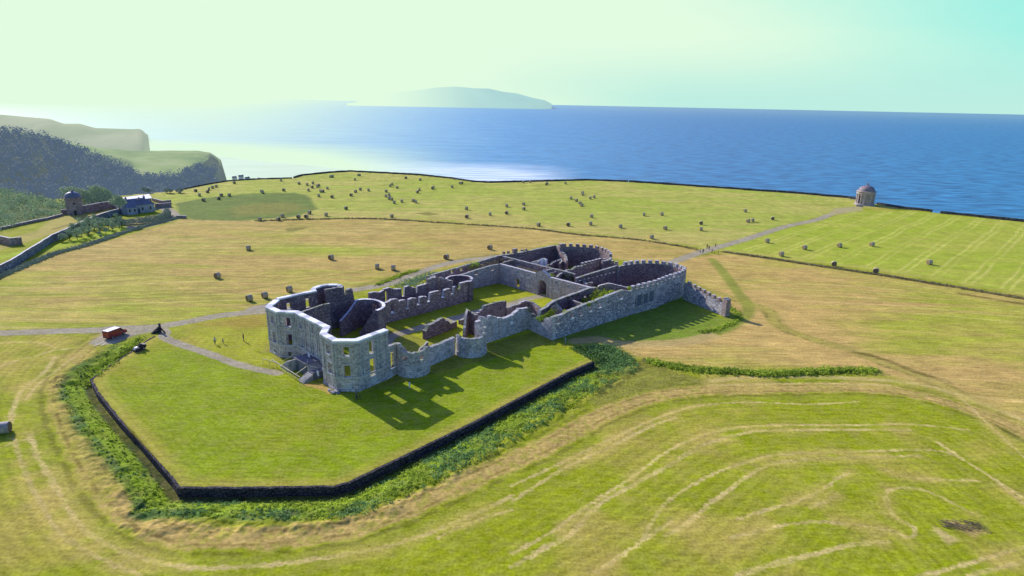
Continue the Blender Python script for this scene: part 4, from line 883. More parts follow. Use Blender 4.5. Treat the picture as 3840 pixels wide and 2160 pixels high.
def archring(fc,o,w,pr,n=11,name='arch_surround',mat=None,legs=True):
    b=MB(); s0,s1,z0,z1=o[:4]; hw=(s1-s0)/2; cx=(s0+s1)/2; zc_=z1-min(hw,z1-z0); rz=min(hw,z1-z0)
    for i in range(n):
        t0=math.pi*(i+.06)/n; t1=math.pi*(i+.94)/n; ww=w*(1.25 if i%2==0 else .85)
        I0=(cx-hw*math.cos(t0),zc_+rz*math.sin(t0)); I1=(cx-hw*math.cos(t1),zc_+rz*math.sin(t1)); O1=(cx-(hw+ww)*math.cos(t1),zc_+(rz+ww)*math.sin(t1)); O0=(cx-(hw+ww)*math.cos(t0),zc_+(rz+ww)*math.sin(t0))
        f=[fc.P(*q,pr) for q in (I0,I1,O1,O0)]; g=[fc.P(*q,-.02) for q in (I0,I1,O1,O0)]
        b.face(f[::-1]); 
        for a_,c_ in ((0,1),(1,2),(2,3),(3,0)): b.face([g[a_],g[c_],f[c_],f[a_]])
    if legs:
        zz=0; i=0
        while zz<zc_-.1:
            hh=min(.5,zc_-zz); ww=w*(1.3 if i%2 else .85); fc.box(b,s0-ww,s0-.003,zz+.02,zz+hh-.02,-.02,pr); fc.box(b,s1+.003,s1+ww,zz+.02,zz+hh-.02,-.02,pr); zz+=hh; i+=1
    return Rp(b.build(name,mat or M_LINT))
archring(fc,(go[0],go[1],0,4.4),.55,.10)
for o in bops[:6]: archring(fc,o,.22,.05,9,'lunette_surround',M_TRIM,False)
for x,y0,y1,w in ((415,660,1100,.12),(640,800,1100,.3),(1225,900,1280,.12),(1480,1000,1300,.3),(220,650,900,.2),(1410,900,1290,.3)):
    s,_=onw(z9(x,(y0+y1)/2),Wa,Wb); b=MB(); fc.box(b,s-w/2,s+w/2,0,5.2,-.02,.09); Rp(b.build('pilaster',M_RUST))
for x0,y0,x1,y1 in ((225,850,312,925),(565,780,640,835),(672,975,775,1050),(690,820,775,880),(1255,1090,1375,1160)):
    o=op(z9,x0,y0,x1,y1,Wa,Wb); b=MB(); fc.box(b,o[0],o[1],o[2],o[3],-.02,.05); Rp(b.build('blind_panel',M_TRIM))
p0_=fc.P(gb0+.2,0,-.9); p1_=fc.P(gb0+.2,0,-8.3); W_('passage_wall',[p0_[:2],p1_[:2]],[(0,5.2),(8,5.0)],th=.5,mat=M_BROWN,jit=.05,side=-1)  # added wall: blocks the sun so the gate passage falls in shade
b=MB()
so,zo=onw(z9(1022,768),Wa,Wb)
for i in range(14):
    t=2*math.pi*i/14; t1=2*math.pi*(i+1)/14; f=[fc.P(so+.34*math.cos(a_)*k_,zo+.34*math.sin(a_)*k_,.06) for a_,k_ in ((t,1),(t1,1),(t1,1.4),(t,1.4))]; b.face(f); g=[fc.P(so+.34*math.cos(a_)*1.4,zo+.34*math.sin(a_)*1.4,o_) for a_,o_ in ((t,.06),(t,-.02),(t1,-.02),(t1,.06))]; b.face(g)
Rp(b.build('roundel',M_LINT))
# right court wall (its outer, shaded side faces us)
Wa=U(z12(235,655),3.6); Wb=(21.3,152.0); 
Wa=(6.3,135.0)
prr=pp(z12,[(250,660),(330,640),(380,655),(460,640),(520,610),(600,570),(640,520),(745,455),(900,395),(1100,325),(1400,215),(1530,200)],Wa,Wb)
W_('court_wall',[Wa,Wb],[(0,2.8)]+[q for q in prr if q[0]>.3],th=.85,mat=M_DARK,ops=clampops([op(z12,1297,335,1345,380,Wa,Wb,'arch')],dist2(Wa,Wb)),jit=.06)
# end wall of the service range
Wa=(3.9,136.7);Wb=(9.0,129.9)
W_('end_wall',[Wa,Wb],pp(z12,[(205,640),(240,690),(300,745),(400,840),(430,878),(505,892),(512,800),(525,795)],Wa,Wb)+[(dist2(Wa,Wb),5.4)],th=.8,mat=M_BRKN,base=-.5,jit=.1,step=.4)
# right outer wall with the yard's battlements
Wa=(9.0,129.9);Wb=(37.2,154.9)
pro=pp(z12,[(515,800),(600,800),(700,782),(780,752),(850,738),(930,700),(1000,665),(1150,600),(1320,532),(1500,470),(1700,395),(1950,300),(2070,252)],Wa,Wb)
# crenellated from z10 x=960 on
s_b=onw(z10(960,640),Wa,Wb)[0]
D_l=[q for q in pro if q[0]<s_b-1]
HB=6.45
yard=[Wa,Wb]
c0=(37.6,164.9)
arcp=[U(z10(*q),HB) for q in ((1600,455),(1700,430),(1790,395),(1838,350),(1820,325),(1770,300),(1690,272),(1600,248),(1490,228),(1380,212),(1270,205),(1160,203),(1050,205),(960,212),(860,224),(760,240),(690,252))]
yard=[Wa,U(z10(1330,950),0)]+arcp
# smooth the outline
yard=[yard[0],(27.9,147.1)]+catmull(yard[1:],3)
Ly=sum(dist2(a,b) for a,b in zip(yard,yard[1:]))
sl=[0]
for a,b_ in zip(yard,yard[1:]): sl.append(sl[-1]+dist2(a,b_))
def nearest_s(pt,P,S_): 
    best=(1e9,0)
    for (a,b_),s in zip(zip(P,P[1:]),S_):
        ex,ey=b_[0]-a[0],b_[1]-a[1]; L=ex*ex+ey*ey; t=max(0,min(1,((pt[0]-a[0])*ex+(pt[1]-a[1])*ey)/(L+1e-9))); d=math.hypot(pt[0]-a[0]-t*ex,pt[1]-a[1]-t*ey)
        if d<best[0]: best=(d,s+t*math.sqrt(L))
    return best[1]
ops=[]
for q in ((265,928,287,968),(420,865,442,910),(515,830,540,880),(620,785,640,835),(725,755,748,795),(960,655,985,700)):
    o=op(z4,*q,Wa,Wb); ops.append(o)
W_('yard_wall',yard,D_l+[(s_b-.5,HB-.2),(s_b,HB),(Ly,HB)],th=.9,ops=ops,mat=M_RUB,base=-.5,jit=.05,back=M_DARK)
fc=Face(Wa,Wb); 
for o in ops:
    b=MB(); fc.box(b,o[0]-.12,o[1]+.12,o[2]-.2,o[2],-.85,.06); Rp(b.build('window_sill',M_CAP))
bw,bg=1.15,.95
def merlons(P,s0,s1,z0,h,th,side,mat,w=bw,g=bg,name='merlon'):
    S_=[0]
    for a,b_ in zip(P,P[1:]): S_.append(S_[-1]+dist2(a,b_))
    def at(s):
        for i in range(len(P)-1):
            if s<=S_[i+1]+1e-9:
                t=(s-S_[i])/max(1e-9,S_[i+1]-S_[i]); return (P[i][0]+(P[i+1][0]-P[i][0])*t,P[i][1]+(P[i+1][1]-P[i][1])*t)
        return P[-1]
    s=s0
    while s+w<s1:
        Rp(wall(name,[at(s),at(s+w)],[(0,z0+h),(w,z0+h)],th=th,base=z0,mat=mat,side=side,top=M_TRIM,jit=.04)); s+=w+g
merlons(yard,s_b,Ly,HB,.95,.86,1,M_RUB)
fo=Face(Wa,Wb)
for q in ((1140,665,1185,770),(1212,650,1250,748),(1275,620,1315,725)):
    o=op(z4,*q,Wa,Wb); b=MB(); fo.box(b,o[0],o[1],o[2],o[3],-.02,.03); Rp(b.build('blocked_window',simple('dark_infill',(.12,.14,.17),.9,.3,2.0))); Rp(frame(fo,o,None,.14,.08,mat=M_BRKN))
for q in ((1040,730,1058,790),(960,765,975,820)):
    o=op(z4,*q,Wa,Wb); Rp(frame(fo,o,None,.12,.06,mat=M_BRKN))
# left side wall of the right yard
Wa=U(z10(12,458),5.7);Wb=yard[-1]; L=dist2(Wa,Wb)
W_('yard_wall',[Wa,Wb],[(0,5.7),(L*.6,6.2),(L,HB)],th=.7,ops=[(L*(.06+.105*i),L*(.06+.105*i)+.45,4.9,5.5,'rect') for i in range(9)]+[(L*.40,L*.40+1.5,-.5,2.6,'arch')],mat=M_DARK,jit=.04)
fc=Face(Wa,Wb)
for i in range(9):
    b=MB(); u=L*(.06+.105*i); fc.box(b,u-.1,u+.55,4.7,4.9,-.65,.08); Rp(b.build('window_sill',M_CAP))
# --- left outer wall and left yard
LO=[U(z3(90,560),5.3),U(z3(620,405),5.5),U(z3(1165,252),5.7)]
L=dist2(LO[0],LO[1])+dist2(LO[1],LO[2]); a=LO[0]; c=LO[1]
W_('outer_wall',LO,[(0,5.3),(L*.5,5.5),(L,5.7)],th=.7,mat=M_BROWN,ops=clampops([op(z3,388,475,432,525,a,c,'arch'),op(z3,538,437,580,488,a,c,'arch')],L),jit=.06)
LY=[U(z3(1165,252),5.8)]+[U(z9(*q),6.0) for q in ((430,335),(800,270),(1250,182),(1320,190))]+[U(z9(*q),HB) for q in ((1390,205),(1460,200),(1580,196),(1700,200),(1830,208),(1960,218),(2070,232),(2170,252),(2260,282),(2345,320),(2410,370),(2425,430),(2350,470),(2260,480))]
LY=[LY[0]]+catmull(LY[1:],2)
# (the same curve closes on the right as the yard's nearer wall)
L=sum(dist2(a,b) for a,b in zip(LY,LY[1:]))
sl2=nearest_s(U(z9(1310,190),HB),LY,[0]+list(np.cumsum([dist2(a,b) for a,b in zip(LY,LY[1:])])))
W_('yard_wall',LY,[(0,5.8),(sl2-1,6.1),(sl2,HB),(L,HB)],th=.85,mat=M_DARK,jit=.04)
merlons(LY,sl2+.2,L-3.5,HB,.95,.8,1,M_BROWN)
for q in ((420,505,268,330),):
    a=U(z9(420,330),6.0); c=U(z9(505,318),6.0); W_('chimney_stub',[a,c],[(0,7.2),(3,7.2)],th=.8,base=5.5,mat=M_BROWN)
for x in (215,310,600,680):
    a=U(z9(x,365-x*.12),5.9); W_('merlon',[a,(a[0]+.5,a[1]+.5)],[(0,6.4),(1,6.4)],th=.6,base=5.6,mat=M_BROWN)
# right side wall of the left yard
Wa=U(z9(1500,712),5.4);Wb=U(z9(2270,455),6.2); L=dist2(Wa,Wb)
pj=[(0,5.3),(L*.12,5.6),(L*.2,5.3),(L*.3,5.9),(L*.4,5.7)]
W_('yard_wall',[Wa,Wb],pj+[(L,6.0)],th=.75,mat=M_BROWN,jit=.15,step=.6,ops=[(L*(.58+.105*i),L*(.58+.105*i)+.5,4.6,5.5,'rect') for i in range(4)])
merlons([Wa,Wb],L*.45,L,5.95,.5,.7,1,M_BROWN,1.0,.6)
# alley end wall between the yards
Wa=U(z10(430,140),6.2);Wb=U(z10(690,200),6.2); L=dist2(Wa,Wb); W_('alley_wall',[Wa,Wb],[(0,5.6),(L,5.6)],th=.7,mat=M_BROWN); merlons([Wa,Wb],.2,L,5.6,.8,.65,1,M_BROWN,.8,.7)
# outer cross wall behind the gatehouse range
Wa=U(z3(1165,252),5.6);Wb=U(z9(1690,765),5.6); L=dist2(Wa,Wb)
W_('cross_wall',[Wa,Wb],pp(z9,[(130,385),(430,455),(700,525),(900,575),(1050,610),(1240,655),(1400,690),(1600,745),(1690,770)],Wa,Wb),th=.8,mat=M_BROWN,jit=.07,step=.6)
def seg(z,p,zz,mat=M_BROWN,th=.6,drop=0,name='partition_wall',jit=.07):
    P=[U(z(*q),zz) for q in p]; L=sum(dist2(a,b) for a,b in zip(P,P[1:])); return W_(name,P,[(0,zz),(L,zz-drop)],th=th,mat=mat,jit=jit,step=.6)
seg(z9,[(218,522),(440,468)],5.3); seg(z9,[(1112,695),(1235,662)],5.6); 
seg(z9,[(1345,835),(1370,800),(1420,760),(1490,715)],5.2); seg(z9,[(1780,885),(1830,890),(1900,950),(1930,975)],4.6); seg(z9,[(1930,960),(2000,950),(2090,948)],4.6)
seg(z9,[(820,522),(900,492),(1000,470)],4.6,M_TRIM,.5); seg(z9,[(1290,180),(1410,262),(1480,285),(1500,330),(1530,390)],5.8,M_BROWN,.6,1.6,jit=.15); seg(z9,[(1150,575),(1250,540),(1330,490),(1440,455)],4.2,M_DARK,.6,0,jit=.3)
seg(z9,[(1380,560),(1440,505),(1500,520)],4.0,M_DARK,.5,0,jit=.3); seg(z9,[(1000,470),(1060,440),(1095,455)],5.0,M_CAP,.6,0)
# service range cross walls on the right
a=U(z12(1000,445),5.2);c=U(z12(1310,535),5.6); W_('cross_wall',[a,c],pp(z12,[(1000,470),(1005,445),(1050,440),(1310,535)],a,c),th=.5,mat=M_DARK,step=.5)
a=U(z12(640,600),5.0);c=U(z12(880,650),5.0); W_('cross_wall',[a,c],pp(z12,[(630,610),(680,560),(720,545),(745,512),(790,560),(830,610),(880,655)],a,c),th=.6,mat=M_BROWN,jit=.12,step=.35)
a=U(z10(360,620),6.2);c=U(z10(868,618),6.6); W_('gable_wall',[a,c],pp(z10,[(355,625),(365,595),(400,580),(550,545),(650,565),(760,590),(868,615)],a,c),th=.6,mat=M_BROWN,jit=.06,step=.5,top=M_TRIM)
# --- battlemented screen wall and its end pier
Ca=(46.2,162.6); Cb=(52.6,149.6); L=dist2(Ca,Cb); CBT=4.4
zt0=onw(z10(1870,560),Ca,Cb); zt1=onw(z10(2330,820),Ca,Cb); print('curtain',zt0,zt1,L)
W_('screen_wall',[Ca,Cb],[(0,zt0[1]+.0),(L,zt1[1]-.2)],th=.7,mat=M_RUB,base=-.5)
k=1.0;  
fc=Face(Ca,Cb)
while k+1.1<L-.5:
    z0=zt0[1]+(zt1[1]-.2-zt0[1])*k/L; p0=fc.P(k,0); p1=fc.P(k+1.05,0); Rp(wall('merlon',[p0[:2],p1[:2]],[(0,z0+.75),(2,z0+.75)],th=.66,base=z0-.25,mat=M_BROWN,top=M_TRIM)); k+=1.85
pz=onw(z10(2450,780),Ca,Cb)[1]; print('pier',pz)
a=fc.P(L-.05,0,.25); c=fc.P(L+1.35,0,.25); W_('end_pier',[a[:2],c[:2]],[(0,pz),(.5,pz+.12),(.9,pz-.1),(1.5,pz)],th=1.4,mat=M_BROWN,jit=.08,step=.3,base=-.5)
# ------------------------------------------------------------------ sunk fence wall
k=MB()
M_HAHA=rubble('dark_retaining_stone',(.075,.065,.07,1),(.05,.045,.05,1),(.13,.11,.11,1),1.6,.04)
hp=HAHA; L=sum(dist2(a,b) for a,b in zip(hp,hp[1:]))
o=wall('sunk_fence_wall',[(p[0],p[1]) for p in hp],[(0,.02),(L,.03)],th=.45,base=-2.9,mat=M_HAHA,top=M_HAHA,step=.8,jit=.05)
tag(o,'dark stone retaining wall of the sunken ditch round the lawn','retaining wall')
P=[U(zv(1975,632),0),U(zv(2235,560),0)]; a,b_=P; L=dist2(a,b_)
wr=tag(empty('wall_end',(b_[0],b_[1],0)),'dark stone wedge and post where the sunken wall meets the gravel','wall')
def under(par,o): o.parent=par; o.matrix_parent_inverse=Matrix.Translation(-Vector(par.location)); return o
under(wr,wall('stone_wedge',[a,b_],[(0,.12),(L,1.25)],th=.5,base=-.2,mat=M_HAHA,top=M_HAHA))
q=MB(); q.box(b_[0]-.1,b_[0]+.25,b_[1]-.15,b_[1]+.2,-.2,2.0); under(wr,q.build('post',M_HAHA))
q=MB(); q.beam((b_[0]+.2,b_[1],1.0),(b_[0]+1.4,b_[1]-.5,.0),.2,.25); under(wr,q.build('buttress',M_HAHA))
# ------------------------------------------------------------------ entrance steps
fc=Face(C,E); st=tag(empty('entrance_steps',fc.P(6.8,0,2)),'double flight of worn stone steps rising to the mansion door','steps')
M_STEP=simple('worn_step_stone',(.36,.35,.33),.85,.35,1.2); M_LAND=simple('dark_landing_stone',(.16,.16,.18),.9,.3,1.0)
b=MB(); fc.box(b,4.3,8.9,-.3,2.3,.02,3.0); under(st,b.build('landing',M_LAND))
def flight(u0,u1,o0,o1,z0,z1,n,along='u'):
    for i in range(n):
        z=z1-(z1-z0)*(i+.5)/n; b=MB()
        if along=='u': a=u0+(u1-u0)*i/n; c=u0+(u1-u0)*(i+1)/n; fc.box(b,min(a,c),max(a,c)+.0,-.2,z,o0,o1)
        else: a=o0+(o1-o0)*i/n; c=o0+(o1-o0)*(i+1)/n; fc.box(b,u0,u1,-.2,z,min(a,c),max(a,c))
        under(st,b.build('step',M_STEP))
flight(5.2,1.5,3.003,4.6,.05,2.25,10)
flight(8.903,10.4,.1,2.7,1.35,2.2,5)
b=MB(); fc.box(b,10.403,11.7,-.3,1.35,.3,3.1); under(st,b.build('landing',M_LAND))
flight(9.9,11.9,3.103,5.1,.05,1.25,7,'o')
M_WOOD=simple('pale_timber_rail',(.62,.54,.36),.7,.2,2); M_STEEL=simple('galvanised_tube',(.42,.42,.40),.5,.2,2,.5)
fnc=tag(empty('safety_fence',fc.P(4,0,5.3)),'timber handrails on thin posts fencing off the entrance steps','fence')
def rail(name,pts,w=.09,m=M_WOOD):
    b=MB()
    for p,q_ in zip(pts,pts[1:]): b.beam(p,q_,w)
    return under(fnc,b.build(name,m))
rail('rail',[fc.P(-2.0,1.15,6.4),fc.P(1.6,1.1,5.4),fc.P(3.7,1.1,5.3)]); rail('rail',[fc.P(0,1.25,5.4),fc.P(3.7,1.12,5.3),fc.P(11.1,1.1,5.25)],.12)
rail('rail',[fc.P(3.7,.55,5.35),fc.P(11.1,.5,5.3)],.05); rail('rail',[fc.P(11.1,1.1,5.25),fc.P(12.6,.1,6.1)],.05)
rail('handrail',[fc.P(2.2,1.1,4.7),fc.P(5.0,3.1,3.3)]); rail('handrail',[fc.P(9.4,1.2,5.1),fc.P(9.9,2.3,3.2),fc.P(9.2,3.2,2.6)]); rail('handrail',[fc.P(1.0,1.4,1.6),fc.P(3.0,3.0,1.4),fc.P(6.0,3.3,1.0)],.06,M_STEEL); rail('handrail',[fc.P(10.6,2.4,2.9),fc.P(12.0,2.4,2.2),fc.P(12.0,.2,2.2)],.06,M_STEEL)
for u in (-2,-.2,1.6,3.7,4.6,5.6,6.6,7.6,8.6,9.6,11.1):
    oo=5.3 if u>1.6 else 5.3+(1.6-u)*.3; b=MB(); b.beam(fc.P(u,-.1,oo),fc.P(u,1.1,oo),.06); under(fnc,b.build('post',M_STEEL))
for u,o_ in ((6.1,.9),(11.9,2.3)):
    b=MB(); fc.box(b,u,u+.8,2.45 if u<9 else .9,3.2 if u<9 else 1.9,o_,o_+.05)
    under(fnc,b.build('notice_board',simple('white_notice',(.72,.72,.70),.5,.15,9)))
# fallen stones at the corner
for i,(x,y) in enumerate(((1520,1250),(1580,1275),(1640,1260),(1690,1290),(1480,1215))):
    p=U(zb(x,y),.1); b=MB(); s=.25+.12*(i%3); b.box(-s,s,-s*.7,s*.7,-.1,s*.8); o=b.build('fallen_stone',M_STEP,loc=(p[0],p[1],0),rz=i*1.3)
    tag(o,'broken grey stone block fallen by the corner of the mansion','stone','fallen stones at the mansion corner')
# ------------------------------------------------------------------ field gate and post at the wing corner
ga=U(z12(705,1225),0); gb=U(z12(862,1120),0)
gt=tag(empty('field_gate',(ga[0],ga[1],0)),'white five-bar field gate standing against the wing wall','gate'); M_WHITE=simple('weathered_white_paint',(.66,.68,.70),.6,.15,3)
gb=(ga[0]+(gb[0]-ga[0]),ga[1]+(gb[1]-ga[1])); 
for i in range(5): b=MB(); z=.15+.25*i; b.beam((ga[0],ga[1],z),(gb[0],gb[1],z),.05,.09); under(gt,b.build('bar',M_WHITE))
for p in (ga,gb): b=MB(); b.beam((p[0],p[1],0),(p[0],p[1],1.3),.1); under(gt,b.build('stile',M_WHITE))
b=MB(); b.beam((ga[0],ga[1],.15),(gb[0],gb[1],1.15),.045,.08); under(gt,b.build('brace',M_WHITE))
p=U(z12(930,1275),0); b=MB(); b.cyl((0,0,-.2),(0,0,1.25),.14,8); b.cyl((0,0,1.25),(0,0,1.33),.11,8); o=b.build('gate_post',simple('grey_post',(.34,.35,.36)),loc=(p[0],p[1],0)); tag(o,'lone grey gate post on the shaded grass by the corner','post')
# ------------------------------------------------------------------ domed rotunda temple on the cliff
tb0=U(z7(1128,545),0); tb1=U(z7(1434,552),0); tr=dist2(tb0,tb1)/2; tcx,tcy=(tb0[0]+tb1[0])/2,(tb0[1]+tb1[1])/2
dx=Vector((tcx,tcy)).normalized(); tcx+=dx.x*1.5; tcy+=dx.y*1.5
tm=tag(empty('domed_temple',(tcx,tcy,0)),'round classical temple with a dark dome and engaged columns on the cliff edge','temple')
M_TS=simple('temple_sandstone',(.42,.35,.32),.85,.25,.6); M_DOME=simple('temple_dome',(.25,.20,.20),.7,.25,.4); M_VOID=simple('dark_opening',(.05,.04,.04),.9)
def tpart(name,prof,m,n=48,smooth=False): b=MB(); b.lathe(prof,n); return b.build(name,m,tm,smooth=smooth)
tpart('base_steps',[(5.3,-.4),(5.3,.3),(5.0,.3),(5.0,.62),(4.75,.62),(4.75,.9),(0,.9)],M_TS)
tpart('drum',[(4.1,.9),(4.1,6.45),(0,6.45)],M_TS)
tpart('entablature',[(4.1,6.0),(4.62,6.0),(4.62,6.45),(4.5,6.5),(4.5,6.9),(4.85,7.0),(5.15,7.15),(5.15,7.35),(4.5,7.45),(4.5,7.75),(0,7.75)],M_TS)
tpart('dome',[(4.45,7.7)]+[(4.1*math.cos(t),7.75+2.75*math.sin(t)) for t in [math.pi/2*i/14 for i in range(14)]]+[(0,10.5)],M_DOME,48,True)
tpart('finial',[(.45,10.4),(.5,10.6),(.25,10.75),(.22,10.9),(.5,11.2),(.52,11.45),(.2,11.65),(.12,11.85),(0,11.95)],M_DOME,14)
for i in range(16):
    a=2*math.pi*(i+.5)/16; x,y=4.28*math.cos(a),4.28*math.sin(a); b=MB(); b.lathe([(.48,.9),(.48,1.1),(.36,1.25),(.34,1.3),(.30,5.3),(.40,5.4),(.52,5.95),(0,5.95)],14,(x,y,0)); b.build('column',M_TS,tm)
va=math.atan2(-tcy,-tcx)
for k_,(a,wz0,wz1,w) in enumerate(((va-.72,.9,5.0,.95),(va+1.6,2.0,5.0,.8),(va-1.55,2.0,5.0,.8))):
    a=round((a)/(2*math.pi/16))*(2*math.pi/16); b=MB(); c_,s_=math.cos(a),math.sin(a); M=Matrix(((c_,-s_,0,c_*4.1),(s_,c_,0,s_*4.1),(0,0,1,0),(0,0,0,1))); b.box(-.02,.06,-w/2,w/2,wz0,wz1,M=M); b.build('doorway' if k_==0 else 'window',M_VOID,tm)
    b=MB(); b.box(-.02,.16,-w/2-.16,-w/2-.003,wz0,wz1+.2,M=M); b.box(-.02,.16,w/2+.003,w/2+.16,wz0,wz1+.2,M=M); b.box(-.02,.2,-w/2-.2,w/2+.2,wz1+.203,wz1+.5,M=M); b.build('surround',M_TS,tm)
# terrace wall next to the temple
pA=U(z7(1265,576),0); pB=U(z7(1290,560),0)
o=wall('terrace_wall',[U(z7(1150,572),0),U(z7(1264,580),0)],[(0,1.0),(9,1.0)],th=.6,base=-.3,mat=M_TS,top=M_TS); tag(o,'low sandstone terrace wall in front of the temple','wall')
# ------------------------------------------------------------------ cliff top walls
M_CW=rubble('cliff_wall_stone',(.08,.075,.08,1),(.11,.10,.10,1),(.22,.21,.21,1),1.2,.1)
def cliffwall(px,label,h=1.0,inset=1.5):
    P=[U(p) for p in px]; P=[(x*(1-inset/math.hypot(x,y)),y*(1-inset/math.hypot(x,y))) for x,y in P]; L=sum(dist2(a,b) for a,b in zip(P,P[1:]))
    o=wall('cliff_wall',P,[(0,h),(L,h)],th=.6,base=-.6,mat=M_CW,top=M_CW,step=3,jit=.12); tag(o,label,'wall','dry-stone walls along the cliff edge')
cliffwall([(740,447),(760,441),(830,434),(880,431),(960,435),(1050,440),(1130,448),(1190,457),(1230,459),(1350,456),(1480,453),(1580,457)],'dark dry-stone wall along the cliff above the surf')
cliffwall([(1582,457),(1700,465),(1800,472),(1900,479),(2000,486),(2130,497),(2152,500)],'dark dry-stone wall running along the cliff up to the temple',1.15)
cliffwall([(2205,514),(2290,526),(2345,532)],'short dark dry-stone wall just right of the temple',1.2)
cliffwall([(2365,536),(2400,539),(2576,557),(2800,585)],'dark dry-stone wall leaving the photo at the far right',1.2)
cliffwall([(455,477),(520,464),(575,455),(640,451),(735,448)],'low dark wall on the brow above the beach houses',.7)
# ------------------------------------------------------------------ farmstead on the left
M_SLATE=simple('grey_slate',(.16,.17,.20),.6,.25,.7,.4); M_HW=simple('pale_render',(.40,.40,.42),.85,.2,.5); M_SHEET=simple('white_sheet_roof',(.74,.74,.78),.5,.1,.6,.4); M_GL=simple('window_glass_dark',(.03,.035,.04),.2,.1,1,.5)
def local(origin,ex):
    c_,s_=ex; return Matrix(((c_,-s_,0,origin[0]),(s_,c_,0,origin[1]),(0,0,1,0),(0,0,0,1)))
ho=U(zh(1275,612),0); h1=U(zh(1860,545),0); ha=math.atan2(h1[1]-ho[1],h1[0]-ho[0]); hl=dist2(ho,h1)
hs=tag(empty('farmhouse',(ho[0],ho[1],0),ha),'pale farmhouse with hipped slate roofs behind the clipped hedge','house')
def hbox(name,x0,x1,y0,y1,z0,z1,m): b=MB(); b.box(x0,x1,y0,y1,z0,z1); return b.build(name,m,hs)
hb_=MB(); hb_.box(0,hl*.98,0,6.5,-.5,3.6); wm=hb_.build('wall',M_HW,hs)
hb_=MB(); hb_.box(1.0,5.0,-1.8,.0,-.5,3.0); hb_.build('wall',M_HW,hs)
def hip(x0,x1,y0,y1,z0,h,inset,name='roof'):
    b=MB(); A_=[(x0,y0,z0),(x1,y0,z0),(x1,y1,z0),(x0,y1,z0)]; ym=(y0+y1)/2; r0=(x0+inset,ym,z0+h); r1=(x1-inset,ym,z0+h)
    b.face([A_[0],A_[1],r1,r0]); b.face([A_[2],A_[3],r0,r1]); b.face([A_[3],A_[0],r0]); b.face([A_[1],A_[2],r1]); b.face(A_[::-1]); return b.build(name,M_SLATE,hs)
hip(-.3,hl*.98+.3,-.3,6.8,3.6,2.6,3.2); hip(.7,5.3,-2.1,3.2,3.05,1.6,2.0); hip(6.2,9.6,-.5,5,3.7,2.3,1.4)
for x,y,z in ((3.0,3.3,6.0),(10.5,3.2,6.0),(7.9,2.0,5.6)): b=MB(); b.box(x-.35,x+.35,y-.3,y+.3,z-1.5,z+1.0); b.cyl((x,y,z+1.0),(x,y,z+1.4),.14,8); b.build('chimney',M_BROWN,hs)
for x,y,z0,w,h in ((2.0,-1.8,1.2,.8,1.3),(4.0,-1.8,1.2,.8,1.3),(8.0,0,1.1,.8,1.5),(11.4,0,1.1,.8,1.5)):
    b=MB(); b.box(x-w/2,x+w/2,y-.05,y+.02,z0,z0+h); g=b.build('window',M_GL,hs); b=MB()
    for q_ in ((x-w/2-.1,x-w/2-.003,z0-.1,z0+h+.1),(x+w/2+.003,x+w/2+.1,z0-.1,z0+h+.1)): b.box(q_[0],q_[1],y-.09,y+.02,q_[2],q_[3])
    b.box(x-w/2-.003,x+w/2+.003,y-.09,y+.02,z0+h+.003,z0+h+.1); b.box(x-w/2-.003,x+w/2+.003,y-.09,y+.02,z0-.1,z0-.003); b.build('frame',M_WHITE,g)
b=MB(); b.box(6.0,6.9,-.06,.02,0,2.1); b.build('door',simple('dark_door',(.08,.09,.12),.5),hs)
bt=[U(zh(*q),zz) for q,zz in (((1262,290),5.2),((1735,232),5.2),((1785,296),4.6),((1470,326),4.6))]
b0=((bt[0][0]+0),bt[0][1]); bn=tag(empty('barn',(bt[0][0],bt[0][1],0)),'long dark barn with a low white sheet roof behind the farmhouse','barn')
A_=Vector(bt[0]);B_=Vector(bt[1]);C_=Vector(bt[2]); W=B_-A_; V=C_-B_; pts=[A_,B_,B_+V,A_+V]
b=MB(); R=[(p.x,p.y,z) for p,z in zip(pts,(5.2,5.2,4.5,4.5))]; b.face(R[::-1]); b.face([(x,y,z-.18) for x,y,z in R])
for i in range(4): j=(i+1)%4; b.face([R[i],R[j],(R[j][0],R[j][1],R[j][2]-.18),(R[i][0],R[i][1],R[i][2]-.18)])
under(bn,b.build('roof',M_SHEET))
ctr=sum(pts,Vector((0,0)))/4; Q=[p.lerp(ctr,.05) for p in pts]; b=MB()
for i in range(4): j=(i+1)%4; zi=(5.0,5.0,4.3,4.3); b.face([(Q[j].x,Q[j].y,-.5),(Q[i].x,Q[i].y,-.5),(Q[i].x,Q[i].y,zi[i]),(Q[j].x,Q[j].y,zi[j])])
under(bn,b.build('wall',M_BROWN))
b=MB(); mid_=Q[3].lerp(Q[2],.5); dv=(Q[2]-Q[3]).normalized(); nv=Vector((dv.y,-dv.x)); 
for t in (.25,.6): p=Q[3].lerp(Q[2],t)+nv*.06; b=MB(); b.face([(p.x,p.y,0),(p.x+dv.x*2.2,p.y+dv.y*2.2,0),(p.x+dv.x*2.2,p.y+dv.y*2.2,3),(p.x,p.y,3)]); under(bn,b.build('door',M_GL))
